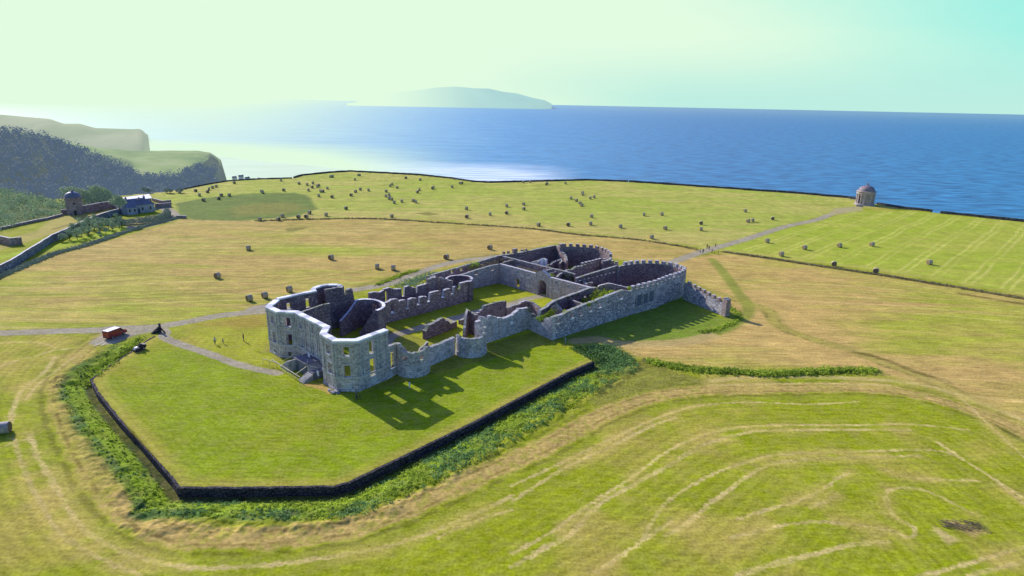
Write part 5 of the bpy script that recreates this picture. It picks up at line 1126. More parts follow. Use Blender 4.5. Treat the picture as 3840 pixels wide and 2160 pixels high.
# dovecote
dp=U(zh(405,592),0); dv_=tag(empty('dovecote',(dp[0],dp[1],0)),'round stone dovecote tower with a domed roof by the garden wall','tower')
b=MB(); b.lathe([(3.1,-.5),(3.0,6.9),(3.35,7.0),(3.35,7.3),(3.0,7.35)],28); b.build('wall',M_BROWN,dv_)
b=MB(); b.lathe([(3.3,7.3)]+[(3.15*math.cos(t),7.3+2.5*math.sin(t)) for t in [math.pi/2*i/8 for i in range(8)]]+[(.5,9.85),(.5,10.2),(0,10.35)],28); b.build('roof',M_SLATE,dv_,smooth=True)
a=math.atan2(-dp[1],-dp[0]); b=MB(); M=local((math.cos(a)*3.03,math.sin(a)*3.03),(math.cos(a),math.sin(a))); b.box(-.1,.08,-.5,.5,-.2,2.0,M=M); b.build('door',M_GL,dv_)
b=MB(); b.box(-.1,.08,-.3,.3,4.6,5.3,M=M); b.build('window',M_GL,dv_)
def gwall(name,label,pts,z,h,zf_=0,m=None,th=.6,grp='walls of the walled garden and farmstead'):
    P=[U(z(*p),zf_) for p in pts]; L=sum(dist2(a,b) for a,b in zip(P,P[1:])); o=wall(name,P,[(0,h),(L,h)],th=th,base=-.5,mat=m or M_BROWN,top=M_TRIM,step=3,jit=.08); tag(o,label,'wall',grp); return o
M_GREYW=rubble('garden_wall_stone',(.17,.18,.21,1),(.22,.23,.27,1),(.36,.38,.42,1),1.0)
gwall('garden_wall','long grey garden wall running below the young trees',[(-1500,1990),(-700,1560),(0,1105),(250,990),(500,860),(830,720),(1060,640),(1240,600)],zh,2.6,m=M_GREYW)
gwall('garden_wall','brown back wall of the walled garden beside the dovecote',[(480,585),(700,555),(880,515),(1060,492),(1275,480)],zh,3.3)
gwall('garden_wall','dark low wall left of the dovecote',[(150,608),(250,600),(345,595)],zh,2.3)
gwall('garden_wall','dark garden wall edging the scrub at the left',[(-1500,1000),(-400,760),(-60,690),(180,625)],zh,1.0)
gwall('yard_wall','dark stone yard wall right of the farmhouse',[(1855,485),(2145,460)],zh,2.0)
gwall('yard_wall','dark stone wall behind the farmyard lawn',[(1790,360),(1980,410),(2140,395)],zh,1.6)
gwall('roadside_wall','short dark wall at the farm gateway',[(2225,668),(2405,672)],zh,1.1)
gwall('ruined_bothy_wall','reddish ruined garden building wall at the left edge',[(-250,1130),(-100,1150),(200,1180),(430,1170)],lambda x,y:z5(x*.45,y),2.6)
# beach houses at the foot of the cliff
bh=[((590,446),7,5),((606,443),9,5),((622,447),8,4.5),((650,449),7,4)]
for i,((x,y),w,h) in enumerate(bh):
    p=U((x,y+1),-46); hh=tag(empty('beach_house',(p[0],p[1],-49),.5*i),'small pale house with a grey roof below the headland','house','houses by the beach below the headland')
    b=MB(); b.box(-w/2,w/2,-3,3,-4,h); b.build('wall',M_HW,hh); b=MB(); b.face([(-w/2-.3,-3.4,h),(w/2+.3,-3.4,h),(w/2+.3,0,h+2.4),(-w/2-.3,0,h+2.4)]); b.face([(w/2+.3,3.4,h),(-w/2-.3,3.4,h),(-w/2-.3,0,h+2.4),(w/2+.3,0,h+2.4)])
    b.face([(-w/2,-3,h),(-w/2,0,h+2.3),(-w/2,3,h)]); b.face([(w/2,-3,h),(w/2,3,h),(w/2,0,h+2.3)]); b.build('roof',M_SLATE,hh)
    b=MB(); b.box(w/2-1.2,w/2-.4,-.4,.4,h+1,h+3.6); b.build('chimney',M_BROWN,hh); hh.scale=(.65,.65,.65)
# ------------------------------------------------------------------ hay bales
def strawmat(name,c1,c2):
    k=N(name,.9,.1); o_=k.obj(); n=k.noise(k.scale(o_,(1.2,9,9)),3,4,.7); k.col(k.ramp(n,[(.35,c1),(.65,c2)])); k.bump(n,.8,.04); return k.m
M_STRAW=strawmat('straw_side',(.36,.30,.17,1),(.64,.55,.34,1))
def strawend():
    k=N('straw_end',.95,.05); o_=k.obj(); w=k.add('ShaderNodeTexWave',wave_type='RINGS',rings_direction='X'); k.set(w.inputs[0],o_); w.inputs['Scale'].default_value=2.4; w.inputs['Distortion'].default_value=3; w.inputs['Detail'].default_value=3
    k.col(k.ramp(w.outputs[0],[(.2,(.13,.10,.06,1)),(.8,(.26,.20,.12,1))])); return k.m
M_SEND=strawend()
def bale_mesh(r=.86,w=1.3,seed=0):
    rr=random.Random(seed); b=MB(); n=26; prof=[(-w/2,r*.90),(-w/2+.07,r*.985),(-w/4,r),(0,r*1.005),(w/4,r),(w/2-.07,r*.985),(w/2,r*.90)]
    R=[1+rr.uniform(-.02,.02) for _ in range(n)]
    def P(x,rd,i): t=2*math.pi*i/n; z=rd*R[i%n]*math.sin(t); z=max(z,-r*.93); return (x,rd*R[i%n]*math.cos(t),z+r*.93)
    for i in range(n):
        for (x0,r0),(x1,r1) in zip(prof,prof[1:]): b.face([P(x0,r0,i+1),P(x0,r0,i),P(x1,r1,i),P(x1,r1,i+1)],None,0)
    for sx in (-1,1):
        c=(sx*(w/2+.02),0,r*.93)
        for i in range(n): f=[P(sx*w/2,r*.90,i),P(sx*w/2,r*.90,i+1),c]; b.face(f if sx>0 else f[::-1],None,1)
    return b
base_bales=[]
for s in range(3):
    o=bale_mesh(seed=s).build('hay_bale',[M_STRAW,M_SEND],weld=True); base_bales.append(o)
nb=0
def bale(px,rz,label,group,zc_=.85,sc_=1.0):
    global nb
    x,y=U(px,zc_); 
    if nb<3: o=base_bales[nb]; o.location=(x,y,0); o.rotation_euler=(0,0,rz)
    else: o=dup(base_bales[nb%3],(x,y,0),rz)
    o.scale=(sc_,)*3; nb+=1; tag(o,label,'hay bale',group); return o
NEAR=[(z1(103,207),2.3,'round hay bale nearest the mansion’s left bay'),(za(785,270),2.3,'round hay bale just above the mansion’s left corner by the road'),(D(627,749),2.4,'leftmost of the three round bales by the road behind the mansion'),
 (z13(262,-10),.2,'left bale of the pair above the road bend'),(z13(553,15),.3,'right bale of the pair above the road bend'),(z8(628,670),2.6,'lone round bale right of the bright green strip'),(z8(57,605),.2,'round bale left of the bright green strip'),
 (z5(1845,1432),2.7,'lone round bale in the green rows of the left field'),(z3(313,265),2.7,'round hay bale above the track beside the left wing'),(z3(1010,115),2.5,'round hay bale just above the left yard wall'),
 (zf(966,338),.1,'pale bale nearest the temple path in the striped field'),(zf(1055,421),.1,'pale bale just above the bank near the walkers'),(zf(1200,380),.15,'third pale bale from the path in the striped field'),(zf(1420,367),.2,'pale bale in the middle of the striped field below the temple'),(zf(1623,360),.15,'rightmost pale bale of the row below the temple'),(zf(1984,473),.1,'pale bale far out to the right in the striped field'),(zf(1385,482),2.7,'darker bale standing by the field bank in the striped field'),(zf(1648,525),2.5,'round-faced bale closest to the field bank on the right')]
for px,rz,lb in NEAR: bale(px,rz-1.57+ (0 if rz>1 else 1.57),lb.replace('’','')if 0 else lb.replace('mansion’s','mansion'),'round hay bales left in the mown fields')
FAR=[(283,137),(407,159),(463,166),(503,156),(497,184),(541,172),(533,179),(472,205),(603,192),(556,212),(571,213),(302,205),(149,213),(156,220),(543,243),(636,251),(767,239),(797,215),(830,199),(887,205),(793,132),(817,101),(827,101),(1049,164),(1036,175),(1084,187),(1008,212),(1007,246),(1029,239),(1029,262),(1046,268),(1064,290),(1116,281),(1195,277),(1213,286),(1145,121),(1243,133),(1238,202),(1223,218),(1329,193),(1334,187),(1463,182),(1517,158),(1531,155),(1955,150),(2002,148),(2115,165),(2120,159),(2246,157),(1562,331),(1565,388),(1725,370),(1840,313),(1840,362),(1957,301),(1958,333),(2060,443),(2265,443),(2284,260),(2321,276),(2346,294),(2358,308),(2364,224),(2364,235),(2417,260),(2444,252),(2426,385),(2419,436),(730,329),(594,374),(479,360),(403,389),(457,387),(292,383),(264,405),(135,407),(1047,383),(622,112),(634,110),(641,111)]
FARpx=[z8(*q) for q in FAR]+[z5(*q) for q in ((1524,723),(1660,709),(1774,695),(1803,682),(1835,673),(1761,718),(1988,642),(1694,747),(1878,747),(1855,775),(1947,747),(1728,789))]+[zf(*q) for q in ((193,172),(305,170),(551,226),(326,257),(551,263),(45,247),(241,314),(828,149),(846,213),(875,209),(1000,197))]
def zone(px):
    x,y=px; c='left' if x<760 else ('centre left' if x<1150 else ('centre' if x<1500 else ('right' if x<1800 else 'temple')))
    r='near the cliff wall' if y<470 else ('in the middle rows' if y<515 else 'close to the boundary bank')
    return f'small round hay bale in the seaward field, {c} part, {r}', f'hay bales of the seaward field, {c} part, {r}'
rb_=random.Random(4)
for px in FARpx:
    lb,gp=zone(px); bale(px,rb_.choice([.2,.4,-.2,2.6,1.2,.1]),lb,gp,sc_=.95)
x,y=U(D(8,1078),.7); o=dup(base_bales[0],(x,y,0),.35,scale=(1.35,1.1,1.05)); o.data=o.data.copy(); o.data.materials[0]=simple('pale_wrap',(.36,.32,.27),.7,.3,2,.3); tag(o,'large brownish bale cut by the left edge of the photo','hay bale')
# ------------------------------------------------------------------ red van
vr=U(zv(490,812),0); v1=U(zv(1000,690),0); va=math.atan2(128.32-124.98,-84.23+85.34)
van=tag(empty('delivery_van',(vr[0]+math.cos(va)*.1,vr[1]+math.sin(va)*.1,0),va),'red panel van with a white roof parked on the gravel','van')
def carpaint(name,c): k=N(name,.3,.5); k.b.inputs['Coat Weight'].default_value=.5; n=k.noise(k.obj(),1.5,3); k.col(k.ramp(n,[(.3,tuple(x*.85 for x in c)+(1,)),(.7,tuple(c)+(1,))])); return k.m
M_RED=carpaint('red_paint',(.36,.022,.035)); M_ROOF=carpaint('white_roof_paint',(.80,.80,.76)); M_TYRE=simple('rubber',(.025,.025,.025),.8); M_RIM=simple('steel_rim',(.45,.45,.47),.4,.1,3,.5,.6); M_BLK=simple('black_trim',(.03,.03,.035),.5)
Wv=.84
def prism(b,prof,y0,y1,taper=None):
    n=len(prof); A_=[(x,y0,z) for x,z in prof]; B_=[(x,y1,z) for x,z in prof]
    b.face(A_); b.face(B_[::-1])
    for i in range(n): j=(i+1)%n; b.face([A_[j],A_[i],B_[i],B_[j]])
b=MB(); prism(b,[(0,.38),(.02,1.78),(.1,1.84),(2.9,1.84),(3.0,1.80),(3.62,1.22),(4.3,1.02),(4.42,.85),(4.45,.40),(3.98,.34),(3.9,.55),(3.7,.66),(3.5,.66),(3.3,.55),(3.22,.34),(1.2,.34),(1.12,.55),(.92,.66),(.72,.66),(.52,.55),(.44,.34)],-Wv,Wv)
bo=b.build('body',M_RED,van); mo=bo.modifiers.new('bevel','BEVEL'); mo.width=.04; mo.segments=2
b=MB(); b.box(.06,2.95,-Wv+.05,Wv-.05,1.843,1.90); b.build('roof',M_ROOF,van)
b=MB(); b.face([(3.03,-Wv+.1,1.79),(3.60,-Wv+.12,1.26),(3.60,Wv-.12,1.26),(3.03,Wv-.1,1.79)]); g=b.build('windscreen',M_GL,van); g.location=(.015,0,.02)
for s in (-1,1):
    b=MB(); f=[(2.75,s*(Wv+.012),1.25),(3.45,s*(Wv+.012),1.25),(3.0,s*(Wv+.012),1.70),(2.75,s*(Wv+.012),1.70)]; b.face(f if s<0 else f[::-1]); b.build('side_window',M_GL,van)
    b=MB(); b.box(2.62,2.65,s*(Wv)-.01,s*(Wv)+.012,.5,1.7); b.build('door_line',M_BLK,van)
    b=MB(); b.box(3.3,3.42,s*(Wv+.08)-.09,s*(Wv+.08)+.09,1.2,1.42); b.build('wing_mirror',M_BLK,van)
    for x in (.82,3.6):
        b=MB(); b.cyl((x,s*(Wv-.2),.32),(x,s*(Wv+.01),.32),.32,20); wh=b.build('wheel',M_TYRE,van); b=MB(); b.cyl((x,s*(Wv-.02),.32),(x,s*(Wv+.025),.32),.19,14); b.build('rim',M_RIM,wh)
    b=MB(); b.box(4.3,4.44,s*.62-.14,s*.62+.14,.80,.93); b.build('headlight',simple('lamp_glass',(.7,.7,.7),.2),van)
    b=MB(); b.box(-.02,.02,s*.74-.05,s*.74+.05,.8,1.15); b.build('tail_light',simple('tail_lamp',(.5,.03,.02),.3),van)
b=MB(); b.box(-.012,.02,-.01,.01,.45,1.72); b.build('door_line',M_BLK,van); b=MB(); b.box(-.08,.1,-Wv,Wv,.34,.48); b.build('bumper',M_BLK,van)
for (p,q_,lb) in ((zv(440,868),zv(120,1012),'longer pale loading ramp plank behind the red van'),(zv(490,918),zv(332,1000),'shorter pale loading ramp plank behind the red van')):
    a=U(p,.35); c=U(q_,.05); b=MB(); b.beam((a[0],a[1],.38),(c[0],c[1],.06),.22,.06); o=b.build('loading_ramp',simple('pale_plank',(.60,.58,.44))); tag(o,lb,'ramp')
# ------------------------------------------------------------------ ride-on mower
mp=U(zv(1570,1150),0); ma=math.radians(-112); mw=tag(empty('ride_on_mower',(mp[0],mp[1],0),ma),'dark ride-on mower with a pale bonnet on the lawn edge','mower')
M_MD=simple('dark_red_metal',(.09,.05,.05),.5,.2,3,.5); M_HOOD=simple('pale_bonnet',(.62,.58,.58),.4,.1,3,.5)
b=MB(); prism(b,[(-.8,.3),(-.8,.75),(-.3,.8),(.2,.62),(1.0,.62),(1.05,.3)],-.35,.35); b.build('chassis',M_MD,mw)
b=MB(); prism(b,[(.25,.6),(.3,.95),(.9,.92),(1.1,.75),(1.1,.45)],-.28,.28); b.build('bonnet',M_HOOD,mw)
b=MB(); b.box(-.55,.95,-.72,.72,.12,.30); b.build('cutting_deck',M_MD,mw)
b=MB(); b.box(-.55,-.1,-.26,.26,.76,.90); b.box(-.62,-.5,-.26,.26,.8,1.25); b.build('seat',M_BLK,mw)
b=MB(); b.beam((.22,0,.8),(.05,0,1.15),.05); b.cyl((.04,0,1.13),(.0,0,1.16),.19,14); b.build('steering_wheel',M_BLK,mw)
b=MB(); b.box(-1.35,-.85,-.45,.45,.35,1.05); b.build('grass_box',M_BLK,mw)
for x,y,r in ((-.55,.55,.33),(-.55,-.55,.33),(.8,.45,.22),(.8,-.45,.22)):
    s=1 if y>0 else -1; b=MB(); b.cyl((x,y-.12*s,r),(x,y+.12*s,r),r,14); wh=b.build('wheel',M_TYRE,mw); b=MB(); b.cyl((x,y+.10*s,r),(x,y+.13*s,r),r*.5,10); b.build('rim',M_HOOD,wh)
# ------------------------------------------------------------------ people
PM={}
def cm(c,name='cloth'):
    k=(name,)+tuple(c)
    if k not in PM: PM[k]=simple(name,c,.85,.15,8)
    return PM[k]
M_SKIN=cm((.48,.27,.19),'skin')
def person(loc,face,pose='stand',h=1.72,top=(.1,.1,.1),legs=(.06,.06,.09),hair=(.06,.04,.03),label='',cat='person',group=None,short=False,z=0):
    """one continuous skinned body; hair is its child"""
    k=h/1.72; sit=pose=='sit'; st=.16 if pose=='walk' else .02
    J={'pel':(0,0,.95),'sp':(0,0,1.12),'ch':(.02,0,1.32),'nk':(.02,0,1.46),'hd0':(.03,0,1.53),'hd':(.045,0,1.61),'hd2':(.04,0,1.69)}
    hips=.10
    if not sit:
        J.update({'hl':(0,hips,.90),'kl':(st*1.1+.03,hips,.50),'al':(st,hips,.09),'tl':(st+.17,hips+.02,.035),'hr':(0,-hips,.90),'kr':(-st*.3+.03,-hips,.50),'ar':(-st*1.2,-hips,.10),'tr':(-st*1.2+.16,-hips-.02,.035)})
    else:
        for q in ('pel','sp','ch','nk','hd0','hd','hd2'): x_,y_,z_=J[q]; J[q]=(x_,y_,z_)
        J.update({'hl':(.03,hips,.93),'kl':(.46,hips+.06,.92),'al':(.56,hips+.08,.50),'tl':(.72,hips+.09,.45),'hr':(.03,-hips,.93),'kr':(.46,-hips-.06,.92),'ar':(.56,-hips-.08,.50),'tr':(.72,-hips-.09,.45)})
    if pose=='walk': ar=((.0,.22,1.38),(-.10,.28,1.13),(.02,.30,.90),(0,-.22,1.38),(.06,-.28,1.12),(.20,-.27,.92))
    elif sit: ar=((.0,.21,1.38),(.14,.28,1.16),(.38,.16,1.12),(0,-.21,1.38),(.14,-.28,1.16),(.38,-.16,1.12))
    elif pose=='photo': ar=((.0,.22,1.38),(.16,.27,1.22),(.26,.08,1.50),(0,-.22,1.38),(.16,-.27,1.22),(.26,-.08,1.50))
    else: ar=((.0,.22,1.38),(.0,.27,1.13),(.06,.28,.88),(0,-.22,1.38),(.02,-.27,1.12),(.10,-.28,.90))
    J.update({'sl':ar[0],'el':ar[1],'wl':ar[2],'sr':ar[3],'er':ar[4],'wr':ar[5]})
    R={'pel':.145,'sp':.125,'ch':.150,'nk':.062,'hd0':.07,'hd':.098,'hd2':.07,'hl':.105,'kl':.062,'al':.045,'tl':.04,'hr':.105,'kr':.062,'ar':.045,'tr':.04,'sl':.062,'el':.043,'wl':.030,'sr':.062,'er':.043,'wr':.030}
    E_=[('pel','sp'),('sp','ch'),('ch','nk'),('nk','hd0'),('hd0','hd'),('hd','hd2'),('pel','hl'),('hl','kl'),('kl','al'),('al','tl'),('pel','hr'),('hr','kr'),('kr','ar'),('ar','tr'),('ch','sl'),('sl','el'),('el','wl'),('ch','sr'),('sr','er'),('er','wr')]
    # five-fingered hands
    for s in ('l','r'):
        w=Vector(J['w'+s]); e=Vector(J['e'+s]); d=(w-e).normalized(); sd=Vector((1,0,0)) if abs(d.x)<.7 else Vector((0,0,1)); sd=(sd-d*sd.dot(d)).normalized()
        J['p'+s]=tuple(w+d*.07); R['p'+s]=.030; E_.append(('w'+s,'p'+s)); nr=d.cross(sd)
        for i,(o_,l_) in enumerate(((-.027,.068),(-.009,.078),(.009,.074),(.027,.058))):
            a_=f'f{s}{i}'; J[a_]=tuple(Vector(J['p'+s])+sd*o_+d*l_*.55); R[a_]=.0095; E_.append(('p'+s,a_)); c_=a_+'t'; J[c_]=tuple(Vector(J[a_])+d*l_*.4+nr*.018); R[c_]=.008; E_.append((a_,c_))
        J['th'+s]=tuple(w+d*.045-sd*.05); R['th'+s]=.0105; E_.append(('w'+s,'th'+s))
    # nose gives the face a front
    keys=list(J); ix={q:i for i,q in enumerate(keys)}
    me=bpy.data.meshes.new('tmp'); me.from_pydata([tuple(c*k for c in J[q]) for q in keys],[(ix[a],ix[b]) for a,b in E_],[]); ob=bpy.data.objects.new('tmp',me); COL.objects.link(ob)
    sk=ob.modifiers.new('skin','SKIN'); sk.use_smooth_shade=True
    for q,v in zip(keys,me.skin_vertices[0].data): rr=R[q]*k; v.radius=(rr*(1.25 if q in('ch','pel','sp') else 1),rr*(.85 if q in('ch','pel','sp') else 1)) if q in('ch','pel','sp') else (rr,rr); v.use_root=(q=='pel')
    sb=ob.modifiers.new('sub','SUBSURF'); sb.levels=1; sb.render_levels=1
    dg=bpy.context.evaluated_depsgraph_get(); dg.update(); m2=bpy.data.meshes.new_from_object(ob.evaluated_get(dg)); m2.name='person'
    bpy.data.objects.remove(ob); bpy.data.meshes.remove(me)
    for m_ in (M_SKIN,cm(top,'shirt'),cm(legs,'trousers'),cm((.03,.03,.03),'shoes')): m2.materials.append(m_)
    for p in m2.polygons:
        c=p.center/k; x_,y_,z_=c; arm=abs(y_)>.185 and z_>.8
        if z_>1.475: mi=0
        elif sit and x_>.12 and z_<1.05 and abs(y_)<.3: mi=3 if (z_<.53) else 2
        elif arm: mi=0 if (z_<(1.12 if short else .93) and not sit) or (sit and x_>.32) or (pose=='photo' and z_>1.40 and x_>.18) else 1
        elif z_>.98 : mi=1
        elif z_>.10: mi=2
        else: mi=3
        p.material_index=mi; p.use_smooth=True
    o=bpy.data.objects.new('person',m2); COL.objects.link(o); o.location=(loc[0],loc[1],z); o.rotation_euler=(0,0,face)
    b=MB(); b.lathe([(.0,.115),(.06,.10),(.098,.05),(.104,.0),(.098,-.05),(.085,-.08)],12); hc=b.v; hc=[(x*k*1.02+(.030 if not 0 else 0)*k-.012*k,y*k,z_*k+1.625*k) for x,y,z_ in hc]; b.v=hc; b.build('hair',cm(hair,'hair'),o,smooth=True)
    # facial features as one small face piece
    b=MB(); hx,hz=.045*k,1.61*k
    b.face([(hx+.098*k,-.014*k,hz-.02*k),(hx+.098*k,.014*k,hz-.02*k),(hx+.092*k,0,hz+.03*k)]); b.face([(hx+.122*k,0,hz-.018*k),(hx+.098*k,.014*k,hz-.02*k),(hx+.092*k,0,hz+.03*k)]); b.face([(hx+.122*k,0,hz-.018*k),(hx+.092*k,0,hz+.03*k),(hx+.098*k,-.014*k,hz-.02*k)])
    b.build('nose',M_SKIN,o)
    tag(o,label,cat,group); return o
P_=lambda z,x,y:U(z(x,y),0)
person(P_(z6,2140,420),.4,'stand',1.74,(.03,.03,.04),(.03,.03,.05),label='person in dark clothes standing alone left of the mansion')
person(P_(z6,1890,446),-1.4,'walk',1.62,(.55,.56,.58),(.08,.08,.10),label='person in a pale top walking over the lawn left of the mansion',short=True)
person(P_(z6,1961,441),-1.2,'walk',1.15,(.50,.48,.42),(.12,.12,.14),label='small child following the pale-topped adult on the lawn',short=True)
wp=P_(z1,1185,1432); person(wp,.8,'photo',1.72,(.16,.16,.18),(.09,.09,.10),label='person in grey raising both hands at the edge of the mansion shadow')
person(P_(z11,440,1282),-.3,'stand',1.6,(.78,.78,.80),(.60,.60,.64),label='person in white standing beside a sunlit patch in the shadow')
ex_=(1.0,.5)
# a pushchair-like bicycle beside the person in grey
def bicycle(x,y,rz):
    bk=tag(empty('bicycle',(x,y,0),rz),'dark bicycle leaning beside the person in grey','bicycle')
    for wx in (-.5,.5):
        b=MB(); n=18
        for i in range(n):
            t0,t1=2*math.pi*i/n,2*math.pi*(i+1)/n; b.beam((wx+.33*math.cos(t0),0,.33+.33*math.sin(t0)),(wx+.33*math.cos(t1),0,.33+.33*math.sin(t1)),.035)
        for i in range(6): t0=math.pi*i/6; b.beam((wx-.32*math.cos(t0),0,.33-.32*math.sin(t0)),(wx+.32*math.cos(t0),0,.33+.32*math.sin(t0)),.008)
        b.build('wheel',M_TYRE,bk)
    b=MB(); 
    for p,q in (((-.5,0,.33),(-.05,0,.3)),((-.05,0,.3),(-.2,0,.85)),((-.2,0,.8),(.35,0,.82)),((-.05,0,.3),(.37,0,.75)),((.5,0,.33),(.34,0,.95)),((-.5,0,.33),(-.19,0,.78))): b.beam(p,q,.035)
    b.build('frame',M_BLK,bk); b=MB(); b.box(-.32,-.08,-.06,.06,.86,.91); b.build('saddle',M_BLK,bk); b=MB(); b.beam((.34,-.25,.98),(.34,.25,.98),.03); b.build('handlebar',M_BLK,bk)
bicycle(wp[0]+.5,wp[1]-.7,.9)
W4=[((1830,205),1.66,(.60,.56,.52),'walker in a pale top at the left of the group on the path',1.2),((1862,208),1.74,(.05,.06,.09),'walker in dark blue beside the left edge of the path',1.6),((1906,156),1.78,(.03,.03,.03),'tall walker in black, back left of the path group',-1.8),((1927,168),1.68,(.09,.05,.05),'walker in maroon next to the tall one in black',-1.5),((1998,138),1.5,(.30,.20,.12),'slight figure in tan standing farthest up the path',-1.7),((1960,205),1.72,(.20,.06,.06),'walker in dark red in the middle of the path crossing',2.6),((1988,212),1.1,(.14,.10,.10),'small child in brown sitting out by the bank at the path',2.9),((2027,214),1.45,(.10,.10,.12),'shorter figure in grey at the right end of the path group',3.0)]
for (q,h,c,lb,f) in W4: person(P_(z4,*q),f,'walk' if h>1.6 else 'stand',h,c,(.05,.05,.07),label=lb)
person(P_(z7,1828,632),0,'stand',1.75,(.03,.03,.04),label='tiny dark figure standing on the grass right of the temple')
person((mp[0]-.30*math.cos(ma),mp[1]-.30*math.sin(ma)),ma,'sit',1.75,(.10,.10,.16),(.05,.05,.08),label='driver in a dark jacket seated on the ride-on mower',z=-.02)
# ------------------------------------------------------------------ foliage
def leafmat(name,dark,light,tr=.25,hz=None):
    k=N(name,.75,.15); p=k.pos(); n=k.noise(p,.9,3,.6); n2=k.noise(p,.15,2,.5)
    c=k.ramp(k.math('ADD',k.math('MULTIPLY',n,.6),k.math('MULTIPLY',n2,.4)),[(.38,dark),(.62,light)]); k.col(c)
    t=k.add('ShaderNodeBsdfTranslucent'); k.set(t.inputs[0],c); mx=k.add('ShaderNodeMixShader'); mx.inputs[0].default_value=tr; k.l.new(k.b.outputs[0],mx.inputs[1]); k.l.new(t.outputs[0],mx.inputs[2]); last=mx
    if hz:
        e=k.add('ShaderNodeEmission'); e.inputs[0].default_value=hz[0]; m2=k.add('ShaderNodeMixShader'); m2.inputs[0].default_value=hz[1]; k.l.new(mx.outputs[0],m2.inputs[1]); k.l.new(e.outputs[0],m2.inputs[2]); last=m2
    k.l.new(last.outputs[0],k.out.inputs[0]); return k.m
def leaves(centers,radii,per,size,flat=.0,seed=1,fill=.35,up=.5):
    """arrays of leaf quads scattered through ellipsoids"""
    r=np.random.default_rng(seed); n=len(centers); C_=np.repeat(np.asarray(centers,float),per,0); R_=np.repeat(np.asarray(radii,float),per,0); m=len(C_)
    d=r.normal(size=(m,3)); d/=np.linalg.norm(d,axis=1)[:,None]; rad=fill+(1-fill)*r.random(m)**.45
    P=C_+d*R_*rad[:,None]
    nrm=d*1.0+r.normal(size=(m,3))*.55+np.array([0,0,up]); nrm/=np.linalg.norm(nrm,axis=1)[:,None]
    t=np.cross(nrm,r.normal(size=(m,3))); t/=np.linalg.norm(t,axis=1)[:,None]; b=np.cross(nrm,t)
    s=(size*(.55+.9*r.random(m)))[:,None]
    V=np.stack([P-t*s*.5,P+b*s*.32,P+t*s*.5,P-b*s*.32],1).reshape(-1,3); return V
def leafobj(name,V,m,extra=None,parent=None):
    n=len(V)//4; me=bpy.data.meshes.new(name); me.vertices.add(len(V)); me.vertices.foreach_set('co',V.astype(np.float32).ravel()); me.loops.add(len(V)); me.polygons.add(n)
    me.loops.foreach_set('vertex_index',np.arange(len(V),dtype=np.int32)); me.polygons.foreach_set('loop_start',np.arange(0,len(V),4,dtype=np.int32)); me.update(calc_edges=True); me.materials.append(m)
    o=bpy.data.objects.new(name,me); COL.objects.link(o)
    if parent: o.parent=parent
    return o
def tree(name,loc,h,w,m,label,cat='tree',group=None,seed=0,size=.5,n=9,per=70,trunk=.28,z=0):
    r=random.Random(seed); t=tag(empty(name,(loc[0],loc[1],z)),label,cat,group); b=MB(); th=h*trunk; tr=max(.06,h*.028)
    b.cyl((0,0,-.3),(0.05*h*r.uniform(-.3,.3),0,th),tr*1.3,8,0,tr*.8)
    top=[]
    for i in range(5):
        a=2*math.pi*i/5+r.uniform(-.4,.4); e=(math.cos(a)*w*.28,math.sin(a)*w*.28,h*r.uniform(.5,.75)); b.cyl((0,0,th*.9),e,tr*.6,6,0,tr*.2); top.append(e)
    b.cyl((0,0,th*.9),(0,0,h*.85),tr*.7,6,0,tr*.2)
    b.build('trunk',M_BARK,t); cs=[];rs=[]
    for i in range(n):
        a=r.uniform(0,6.28); q=r.random()**.5*w*.34; zz=h*(.40+.48*r.random()); q*=(1-.55*max(0,(zz/h-.62)/.3)); s=w*r.uniform(.17,.27); cs.append((math.cos(a)*q,math.sin(a)*q,zz)); rs.append((s,s,s*.8))
    cs.append((0,0,h*.82)); rs.append((w*.2,w*.2,h*.15)); V=leaves(cs,rs,per,size,seed=seed); leafobj('crown',V,m,parent=t); return t
M_BARK=simple('bark',(.10,.08,.06),.9,.3,3)
M_IVY=leafmat('bright_ivy',(.14,.24,.012,1),(.46,.62,.03,1),.45); M_IVYD=leafmat('dark_ivy',(.03,.06,.012,1),(.09,.15,.03,1))
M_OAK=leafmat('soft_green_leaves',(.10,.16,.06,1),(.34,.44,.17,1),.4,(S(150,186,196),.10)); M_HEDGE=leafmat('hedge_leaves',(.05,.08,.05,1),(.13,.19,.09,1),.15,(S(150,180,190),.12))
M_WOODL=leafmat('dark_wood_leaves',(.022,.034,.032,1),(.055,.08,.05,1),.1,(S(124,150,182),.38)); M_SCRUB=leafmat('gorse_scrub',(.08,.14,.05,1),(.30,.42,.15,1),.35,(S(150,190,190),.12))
M_DITCH=leafmat('rank_ditch_plants',(.20,.30,.03,1),(.56,.68,.08,1),.5); M_DITCHB=leafmat('nettle_bed',(.07,.17,.06,1),(.30,.48,.14,1),.45); M_DRY=leafmat('dry_bank_grass',(.22,.19,.08,1),(.44,.40,.18,1),.2)
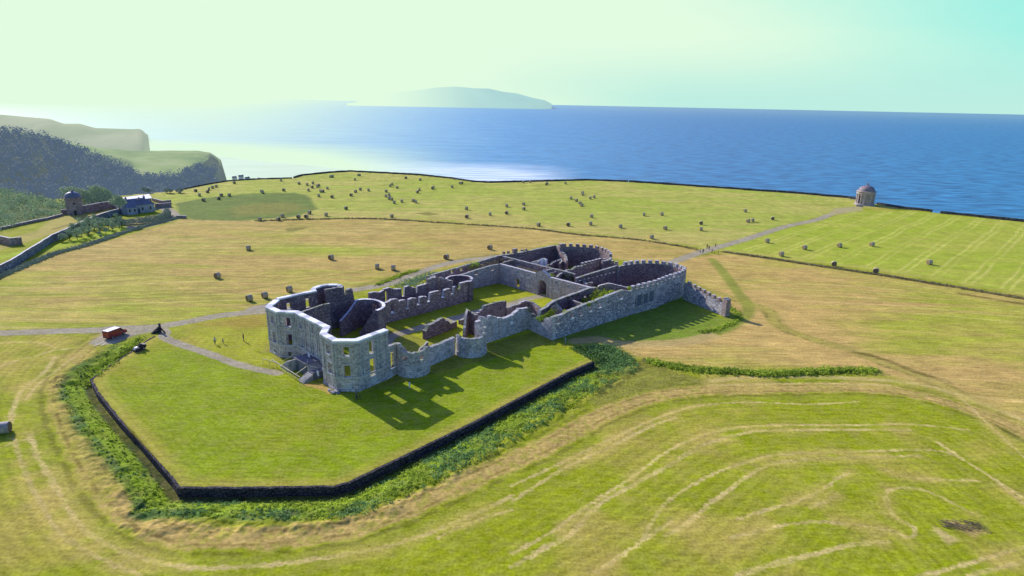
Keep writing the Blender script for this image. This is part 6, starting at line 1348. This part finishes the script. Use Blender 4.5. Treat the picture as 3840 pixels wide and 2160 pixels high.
# trees and ivy on the ruins
def ivy(label,spots,m,per=90,size=.3,seed=1,name='ivy_clump',cat='plant',cover=None):
    cs=[(x,y,z) for (x,y,z,_,_) in spots]; rs=[(r,r,h) for (_,_,_,r,h) in spots]; V=leaves(cs,rs,per,size,seed=seed); o=leafobj(name,V,m); tag(o,label,cat,'ivy and bushes growing in the ruins'); return o
def S3(z,x,y,zz,r,h): a=U(z(x,y),zz); return (a[0],a[1],zz,r,h)
ivy('large bright green bush spilling over the right wing wall',[S3(z10,420,660,5.6,1.7,1.3),S3(z10,520,680,5.6,1.5,1.1),S3(z10,340,730,5.2,1.4,1.1),S3(z10,450,740,5.4,1.6,1.1),S3(z10,280,790,4.8,1.2,.9),S3(z10,600,690,6.1,.9,.6),S3(z10,540,745,6.2,1.0,.5),S3(z10,400,800,6.1,.9,.5),S3(z10,300,850,6.0,.8,.5),S3(z10,200,890,6.0,.7,.45),S3(z10,150,830,4.4,1.1,.8),S3(z10,90,810,4.0,.8,.7)],M_IVY,130,.34,1,'wall_bush','bush')
ivy('bright bush on the peak of the low gable in the right wing',[S3(z12,770,620,4.6,.9,.9),S3(z12,690,655,4.6,1.0,.7),S3(z12,640,690,4.4,1.0,.6),S3(z12,740,570,5.1,.6,.4)],M_IVY,100,.28,2)
ivy('bright weeds filling the corner behind the end wall',[S3(z12,560,740,4.4,1.3,.6),S3(z12,480,780,4.3,1.3,.6),S3(z12,430,795,4.1,1.1,.5)],M_IVY,100,.28,12)
ivy('small ivy patch on the right wing wall by the gable',[S3(z12,930,655,5.4,.7,.35)],M_IVY,90,.28,13)
ivy('green growth on the battlements beside the gable',[S3(z10,900,620,6.9,.8,.5),S3(z10,980,610,6.9,.5,.4)],M_IVY,90,.26,3)
ivy('green bush on the dark left outer wall',[S3(z3,700,400,5.2,1.5,.9),S3(z3,660,440,4.6,1.3,.9),S3(z3,780,430,4.6,1.3,.8),S3(z3,800,375,5.6,1.0,.5)],M_IVY,110,.3,4,'wall_bush','bush')
ivy('dark ivy covering the broken wall behind the gatehouse',[S3(z9,1560,790,4.8,1.5,1.0),S3(z9,1500,830,3.8,1.4,1.0),S3(z9,1640,810,4.8,1.0,.9),S3(z9,1670,880,4.0,.5,.7)],M_IVYD,120,.3,5)
ivy('small green tuft on the wall right of the gatehouse gable',[S3(z9,1220,785,5.2,.9,.35),S3(z9,1180,795,5.2,.5,.3)],M_IVY,60,.25,6)
ivy('ivy trailing along the right court wall top',[S3(z12,980,385,6.0,.5,.35),S3(z12,1050,360,6.0,.6,.3),S3(z12,1120,350,5.8,.5,.4),S3(z12,1180,335,5.8,.4,.4)],M_IVYD,60,.22,7)
ivy('pale dry grass on the wallhead by the left yard',[S3(z3,900,400,4.8,.9,.4),S3(z3,1000,370,4.8,1.1,.4),S3(z3,1100,345,4.9,1.1,.4),S3(z3,1190,310,5.0,.8,.35)],M_DRY,90,.3,8,'dry_grass','grass')
ivy('yellow-green grass growing between the gatehouse walls',[S3(z9,560,640,4.3,1.2,.5),S3(z9,680,660,4.3,1.2,.4),S3(z9,800,695,4.3,1.2,.4),S3(z9,880,715,4.3,.8,.3)],M_DRY,80,.3,9,'dry_grass','grass')
ivy('ivy strand on the notch of the oval tower',[S3(z13,1745,350,4.9,.35,.7),S3(z13,1720,400,4.4,.3,.4)],M_IVY,50,.2,10)
ivy('ivy on the corner between the lawn wall and the end wall',[S3(z12,210,620,5.2,.6,.4),S3(z12,300,745,3.8,.7,.4),S3(z12,270,660,4.6,.5,.4)],M_IVYD,60,.22,11)
# ditch plants
def ditch():
    r=np.random.default_rng(5); X=r.uniform(-95,35,60000); Y=r.uniform(60,150,60000); hd=pdist(X,Y,HAHA,9.0); out=~inside(X,Y,LAWN); x0,y0=HAHA[0]
    far=np.hypot(X-x0,Y-y0)>9; w=np.where(X<-47,5.2,np.clip(6.4+(X+30)*.09,6.0,8.6)); k=out&far&(hd>.9)&(hd<w)&(r.random(60000)<np.clip(.62+(X+35)*.016,.30,1.0))
    X,Y,hd=X[k],Y[k],hd[k]; Z=height(X,Y); hm=(.28+.5*fbm(X,Y,3.5,77,2))*np.clip(.50+(X+40)*.010,.36,.85)
    sel=fbm(X,Y,4.5,60,3)+np.clip((X+18)*.006,-.25,.08)
    for nm,mk_,mm in (('ditch_grass',sel<=.5,M_DITCH),('nettles',sel>.5,M_DITCHB)):
        x,y,z,h=X[mk_],Y[mk_],Z[mk_],hm[mk_]; c=np.stack([x,y,z+h*.35],1); rr=np.stack([h*.8,h*.8,h*.7],1); o=leafobj(nm,leaves(c,rr,9,.24,seed=3),mm); tag(o,'rank green plants filling the ditch round the lawn' if nm=='ditch_grass' else 'blue-green nettle beds on the outer side of the ditch','ground cover',None,'stuff')
ditch()
def strip(name,label,pts,z,w,n,h,m,seed,size=.3,cat='ground cover',kind='stuff',per=8,group=None):
    P=catmull([U(z(*q)) for q in pts]); S_=[0]
    for a,b in zip(P,P[1:]): S_.append(S_[-1]+dist2(a,b))
    r=np.random.default_rng(seed); s=r.random(n)*S_[-1]; x=np.interp(s,S_,[p[0] for p in P])+r.normal(size=n)*w*.5; y=np.interp(s,S_,[p[1] for p in P])+r.normal(size=n)*w*.5
    hh=h*(.5+.8*r.random(n)); zz=height(x,y); o=leafobj(name,leaves(np.stack([x,y,zz+hh*.4],1),np.stack([hh*.7,hh*.7,hh*.6],1),per,size,seed=seed),m); tag(o,label,cat,group,kind); return o
strip('bank_plants','dark green rank plants on the low bank right of the lawn',[(690,75),(800,97),(950,119),(1120,127),(1300,138),(1480,130),(1650,123),(1830,122)],ze,1.5,1500,.65,M_DITCH,21,.32)
strip('edge_tufts','ragged green tufts along the edge of the ditch near the mower',[(760,760),(850,690),(1000,600),(1090,510),(1180,430),(1240,385)],z6,1.2,420,.55,M_DITCH,22,.28)
strip('bank_grass','dry grass and weeds on the field bank right of the path',[(1820,634),(1900,645),(2050,668),(2200,690),(2400,722),(2576,752)],D,1.0,1500,.5,M_DRY,23,.35)
strip('bank_grass','dry weeds along the boundary bank behind the ruins',[(640,556),(880,550),(1000,553),(1100,560),(1330,575),(1450,590),(1600,603),(1700,618),(1755,628)],D,.9,1200,.45,M_DRY,24,.4)
strip('road_verge','long grass on the verge behind the mansion road',[(250,330),(500,235),(750,130),(980,70)],z2 if False else z13,1.2,350,.5,M_DITCH,25,.3)
strip('wing_weeds','pale weeds on the bank between the road and the left wing',[(700,380),(850,300),(1050,230),(1150,190),(1300,130)],z13,3.0,420,.5,M_SCRUB,26,.3)
strip('verge_weeds','weeds on the shaded bank by the end pier',[(2120,800),(2200,830),(2260,880),(2250,930),(2150,985),(1980,1050),(1850,1075)],z4,1.0,300,.45,M_DITCH,27,.3)
strip('gate_bush','lush bush at the head of the ditch by the gravel track',[(980,330),(1060,360),(1150,420),(1250,480),(1150,520),(950,430),(860,380)],zc,2.2,420,1.0,M_DITCHB,28,.3,'bush','stuff')
strip('garden_hedge','long hedge bank edging the farm orchard',[(-1500,1950),(-700,1620),(0,1330),(400,1220),(800,1100),(1300,930),(1800,780),(2220,675)],zh,1.2,1700,.8,M_HEDGE,29,.5,'hedge','stuff')
# clipped hedges by the farmhouse
def hedge(label,pts,h,w,seed):
    P=[U(zh(*q)) for q in pts]; S_=[0]
    for a,b in zip(P,P[1:]): S_.append(S_[-1]+dist2(a,b))
    n=int(S_[-1]*2.2); s=np.linspace(0,S_[-1],n); x=np.interp(s,S_,[p[0] for p in P]); y=np.interp(s,S_,[p[1] for p in P]); r=np.random.default_rng(seed)
    c=np.stack([x,y,np.full(n,h*.5)],1); c[:,:2]+=r.normal(size=(n,2))*.25; o=leafobj('clipped_hedge',leaves(c,np.stack([np.full(n,w),np.full(n,w),h*.52*(.9+.2*r.random(n))],1),70,.5,seed=seed),M_HEDGE); tag(o,label,'hedge','clipped hedges in front of the farmhouse')
hedge('tall clipped hedge in front of the farmhouse, right of its gate',[(1510,770),(1700,765),(1950,720),(2080,650),(2060,600)],3.0,1.4,31)
hedge('lower clipped hedge left of the white hedge gate',[(740,760),(850,785),(1100,775),(1300,785),(1470,770)],2.4,1.2,32)
hedge('ivy mound hedge on the garden wall by the dovecote',[(490,560),(600,545),(700,530)],3.8,1.1,33)
OR=[(175,1085,3.2,4.0),(300,1060,5.0,4.6),(435,1055,5.2,5.0),(380,960,5.4,4.2),(515,1015,5.2,4.0),(500,880,6.0,4.4),(590,930,5.6,4.2),(645,990,4.6,4.6),(660,850,6.4,4.6),(750,900,5.6,4.4),(770,800,6.0,4.0),(850,930,5.4,5.0),(830,850,5.6,4.0),(900,850,5.6,4.0),(955,950,3.2,2.6),(1000,870,5.2,4.2),(1080,910,5.0,4.4),(1150,800,6.6,4.4),(1200,860,3.6,2.2),(1240,820,5.6,4.0),(835,965,1.6,2.0),(860,1000,.9,1.2)]
for i,(x,y,h,w) in enumerate(OR):
    p=U(zh(x,y)); d_='leftmost young tree' if i==0 else ('small sapling' if h<3.3 else 'round young tree'); pos='at the near left end' if x<450 else ('in the left half' if x<700 else ('in the middle' if x<1000 else 'at the hedge end'))
    tree('young_tree',p,h*.8,w*.85,M_OAK,f'{d_} {pos} of the orchard clump below the farmhouse','tree','young trees planted below the farmhouse',seed=i,size=.42,n=7,per=55)
for i,(x,y,h,w,lb) in enumerate(((300,420,12,13,'pale round tree just behind the dovecote'),(520,380,13,12,'pale tree right of the dovecote roof'),(740,330,15,13,'tall pale tree rising highest behind the garden wall'),(880,350,13,11,'pale tree at the right of the clump behind the garden wall'),(1160,350,5,7,'low bush against the garden wall left of the barn'))):
    dd=(352,356,360,356,300)[i]; q=UD(zh(x,(110,125,72,95,275)[i]),dd); h*=1.15; tree('broadleaf_tree' if i<4 else 'wall_shrub',(q[0],q[1]),h,w,M_OAK,lb,'tree','trees behind the walled garden',seed=50+i,size=.9,n=14,per=90,z=q[2]-h*.97)
for i,(x,y) in enumerate(((1650,175),(1720,190),(2060,190),(2120,200),(2290,190))):
    q=U(zh(x,y+20)); tree('field_edge_bush',q,2.4,4.5,M_HEDGE,f'dark bush on the brow at the edge of the hayfield, {"behind the barn" if i<2 else "right of the barn"}','bush','bushes on the brow of the valley',seed=80+i,size=.6,n=6,per=50,trunk=.15)
# scrub on the near slope and woodland across the valley
def scatter_px(n,poly,seed,z=0):
    r=np.random.default_rng(seed); P=[U(p,z) for p in poly]; xs=[p[0] for p in P]; ys=[p[1] for p in P]; X=r.uniform(min(xs),max(xs),n); Y=r.uniform(min(ys),max(ys),n); k=inside(X,Y,P); return X[k],Y[k]
X,Y=scatter_px(5200,[(-500,440),(0,478),(60,490),(130,502),(168,525),(140,545),(60,562),(0,585),(-500,720)],41)
h=1.2+1.6*fbm(X,Y,9,5,2); o=leafobj('scrub',leaves(np.stack([X,Y,h*.4],1),np.stack([h*1.1,h*1.1,h*.8],1),22,.75,seed=42),M_SCRUB); tag(o,'dense gorse scrub covering the slope at the left edge','scrub',None,'stuff')
def woods():
    V,R,cols,n1_,XS=HV; r=random.Random(9); cs=[];rs=[]; c2=[];r2=[]
    for _ in range(7600):
        i=r.randrange(0,cols-1); px=XS[i]
        if px<-700: continue
        t=r.random(); 
        lim=1.0 if px<330 else (.97 if px<505 else .80)
        if px>540: continue
        j=t*lim*n1_; j0=int(j); f=j-j0; a=V[i*R+j0]; b=V[i*R+min(j0+1,n1_)]; c=V[(i+1)*R+j0]; g=r.random()
        x=a[0]+(b[0]-a[0])*f+(c[0]-a[0])*g; y=a[1]+(b[1]-a[1])*f+(c[1]-a[1])*g; z=a[2]+(b[2]-a[2])*f+(c[2]-a[2])*g
        con=px<210 and t>.35; s=r.uniform(2.6,4.4)*(.8 if con else 1.1)
        if px>341: s*=.8
        (c2 if (not con and r.random()<.14) else cs).append((x,y,z+s*.9)); (r2 if len(c2) and c2[-1][0]==x else rs).append((s,s,s*(1.7 if con else 1.0)))
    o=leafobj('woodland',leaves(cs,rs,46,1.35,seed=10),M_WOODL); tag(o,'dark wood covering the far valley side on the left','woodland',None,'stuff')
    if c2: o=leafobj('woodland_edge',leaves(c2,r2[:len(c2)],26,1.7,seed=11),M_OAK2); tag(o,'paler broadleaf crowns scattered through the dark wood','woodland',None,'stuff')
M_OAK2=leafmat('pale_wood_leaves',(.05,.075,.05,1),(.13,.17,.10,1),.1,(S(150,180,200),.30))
woods()
# windrow straw of the mown band and brushwood pile
p=U(ze(2180,880)); q=MB(); r=random.Random(3)
for i in range(95):
    a=r.uniform(-.3,.3)-.55; x=r.uniform(-2.4,2.4); y=r.gauss(0,.5); l=r.uniform(.5,1.6); z=r.uniform(.05,.3); q.beam((x,y,z),(x+l*math.cos(a),y+l*math.sin(a),z+r.uniform(-.05,.2)),.035)
o=q.build('brushwood_pile',simple('dry_twigs',(.22,.17,.10),.9,.4,2),loc=(p[0]+1.0,p[1]-.6,0)); tag(o,'long heap of dark twigs and dry straw in the near field','brushwood')
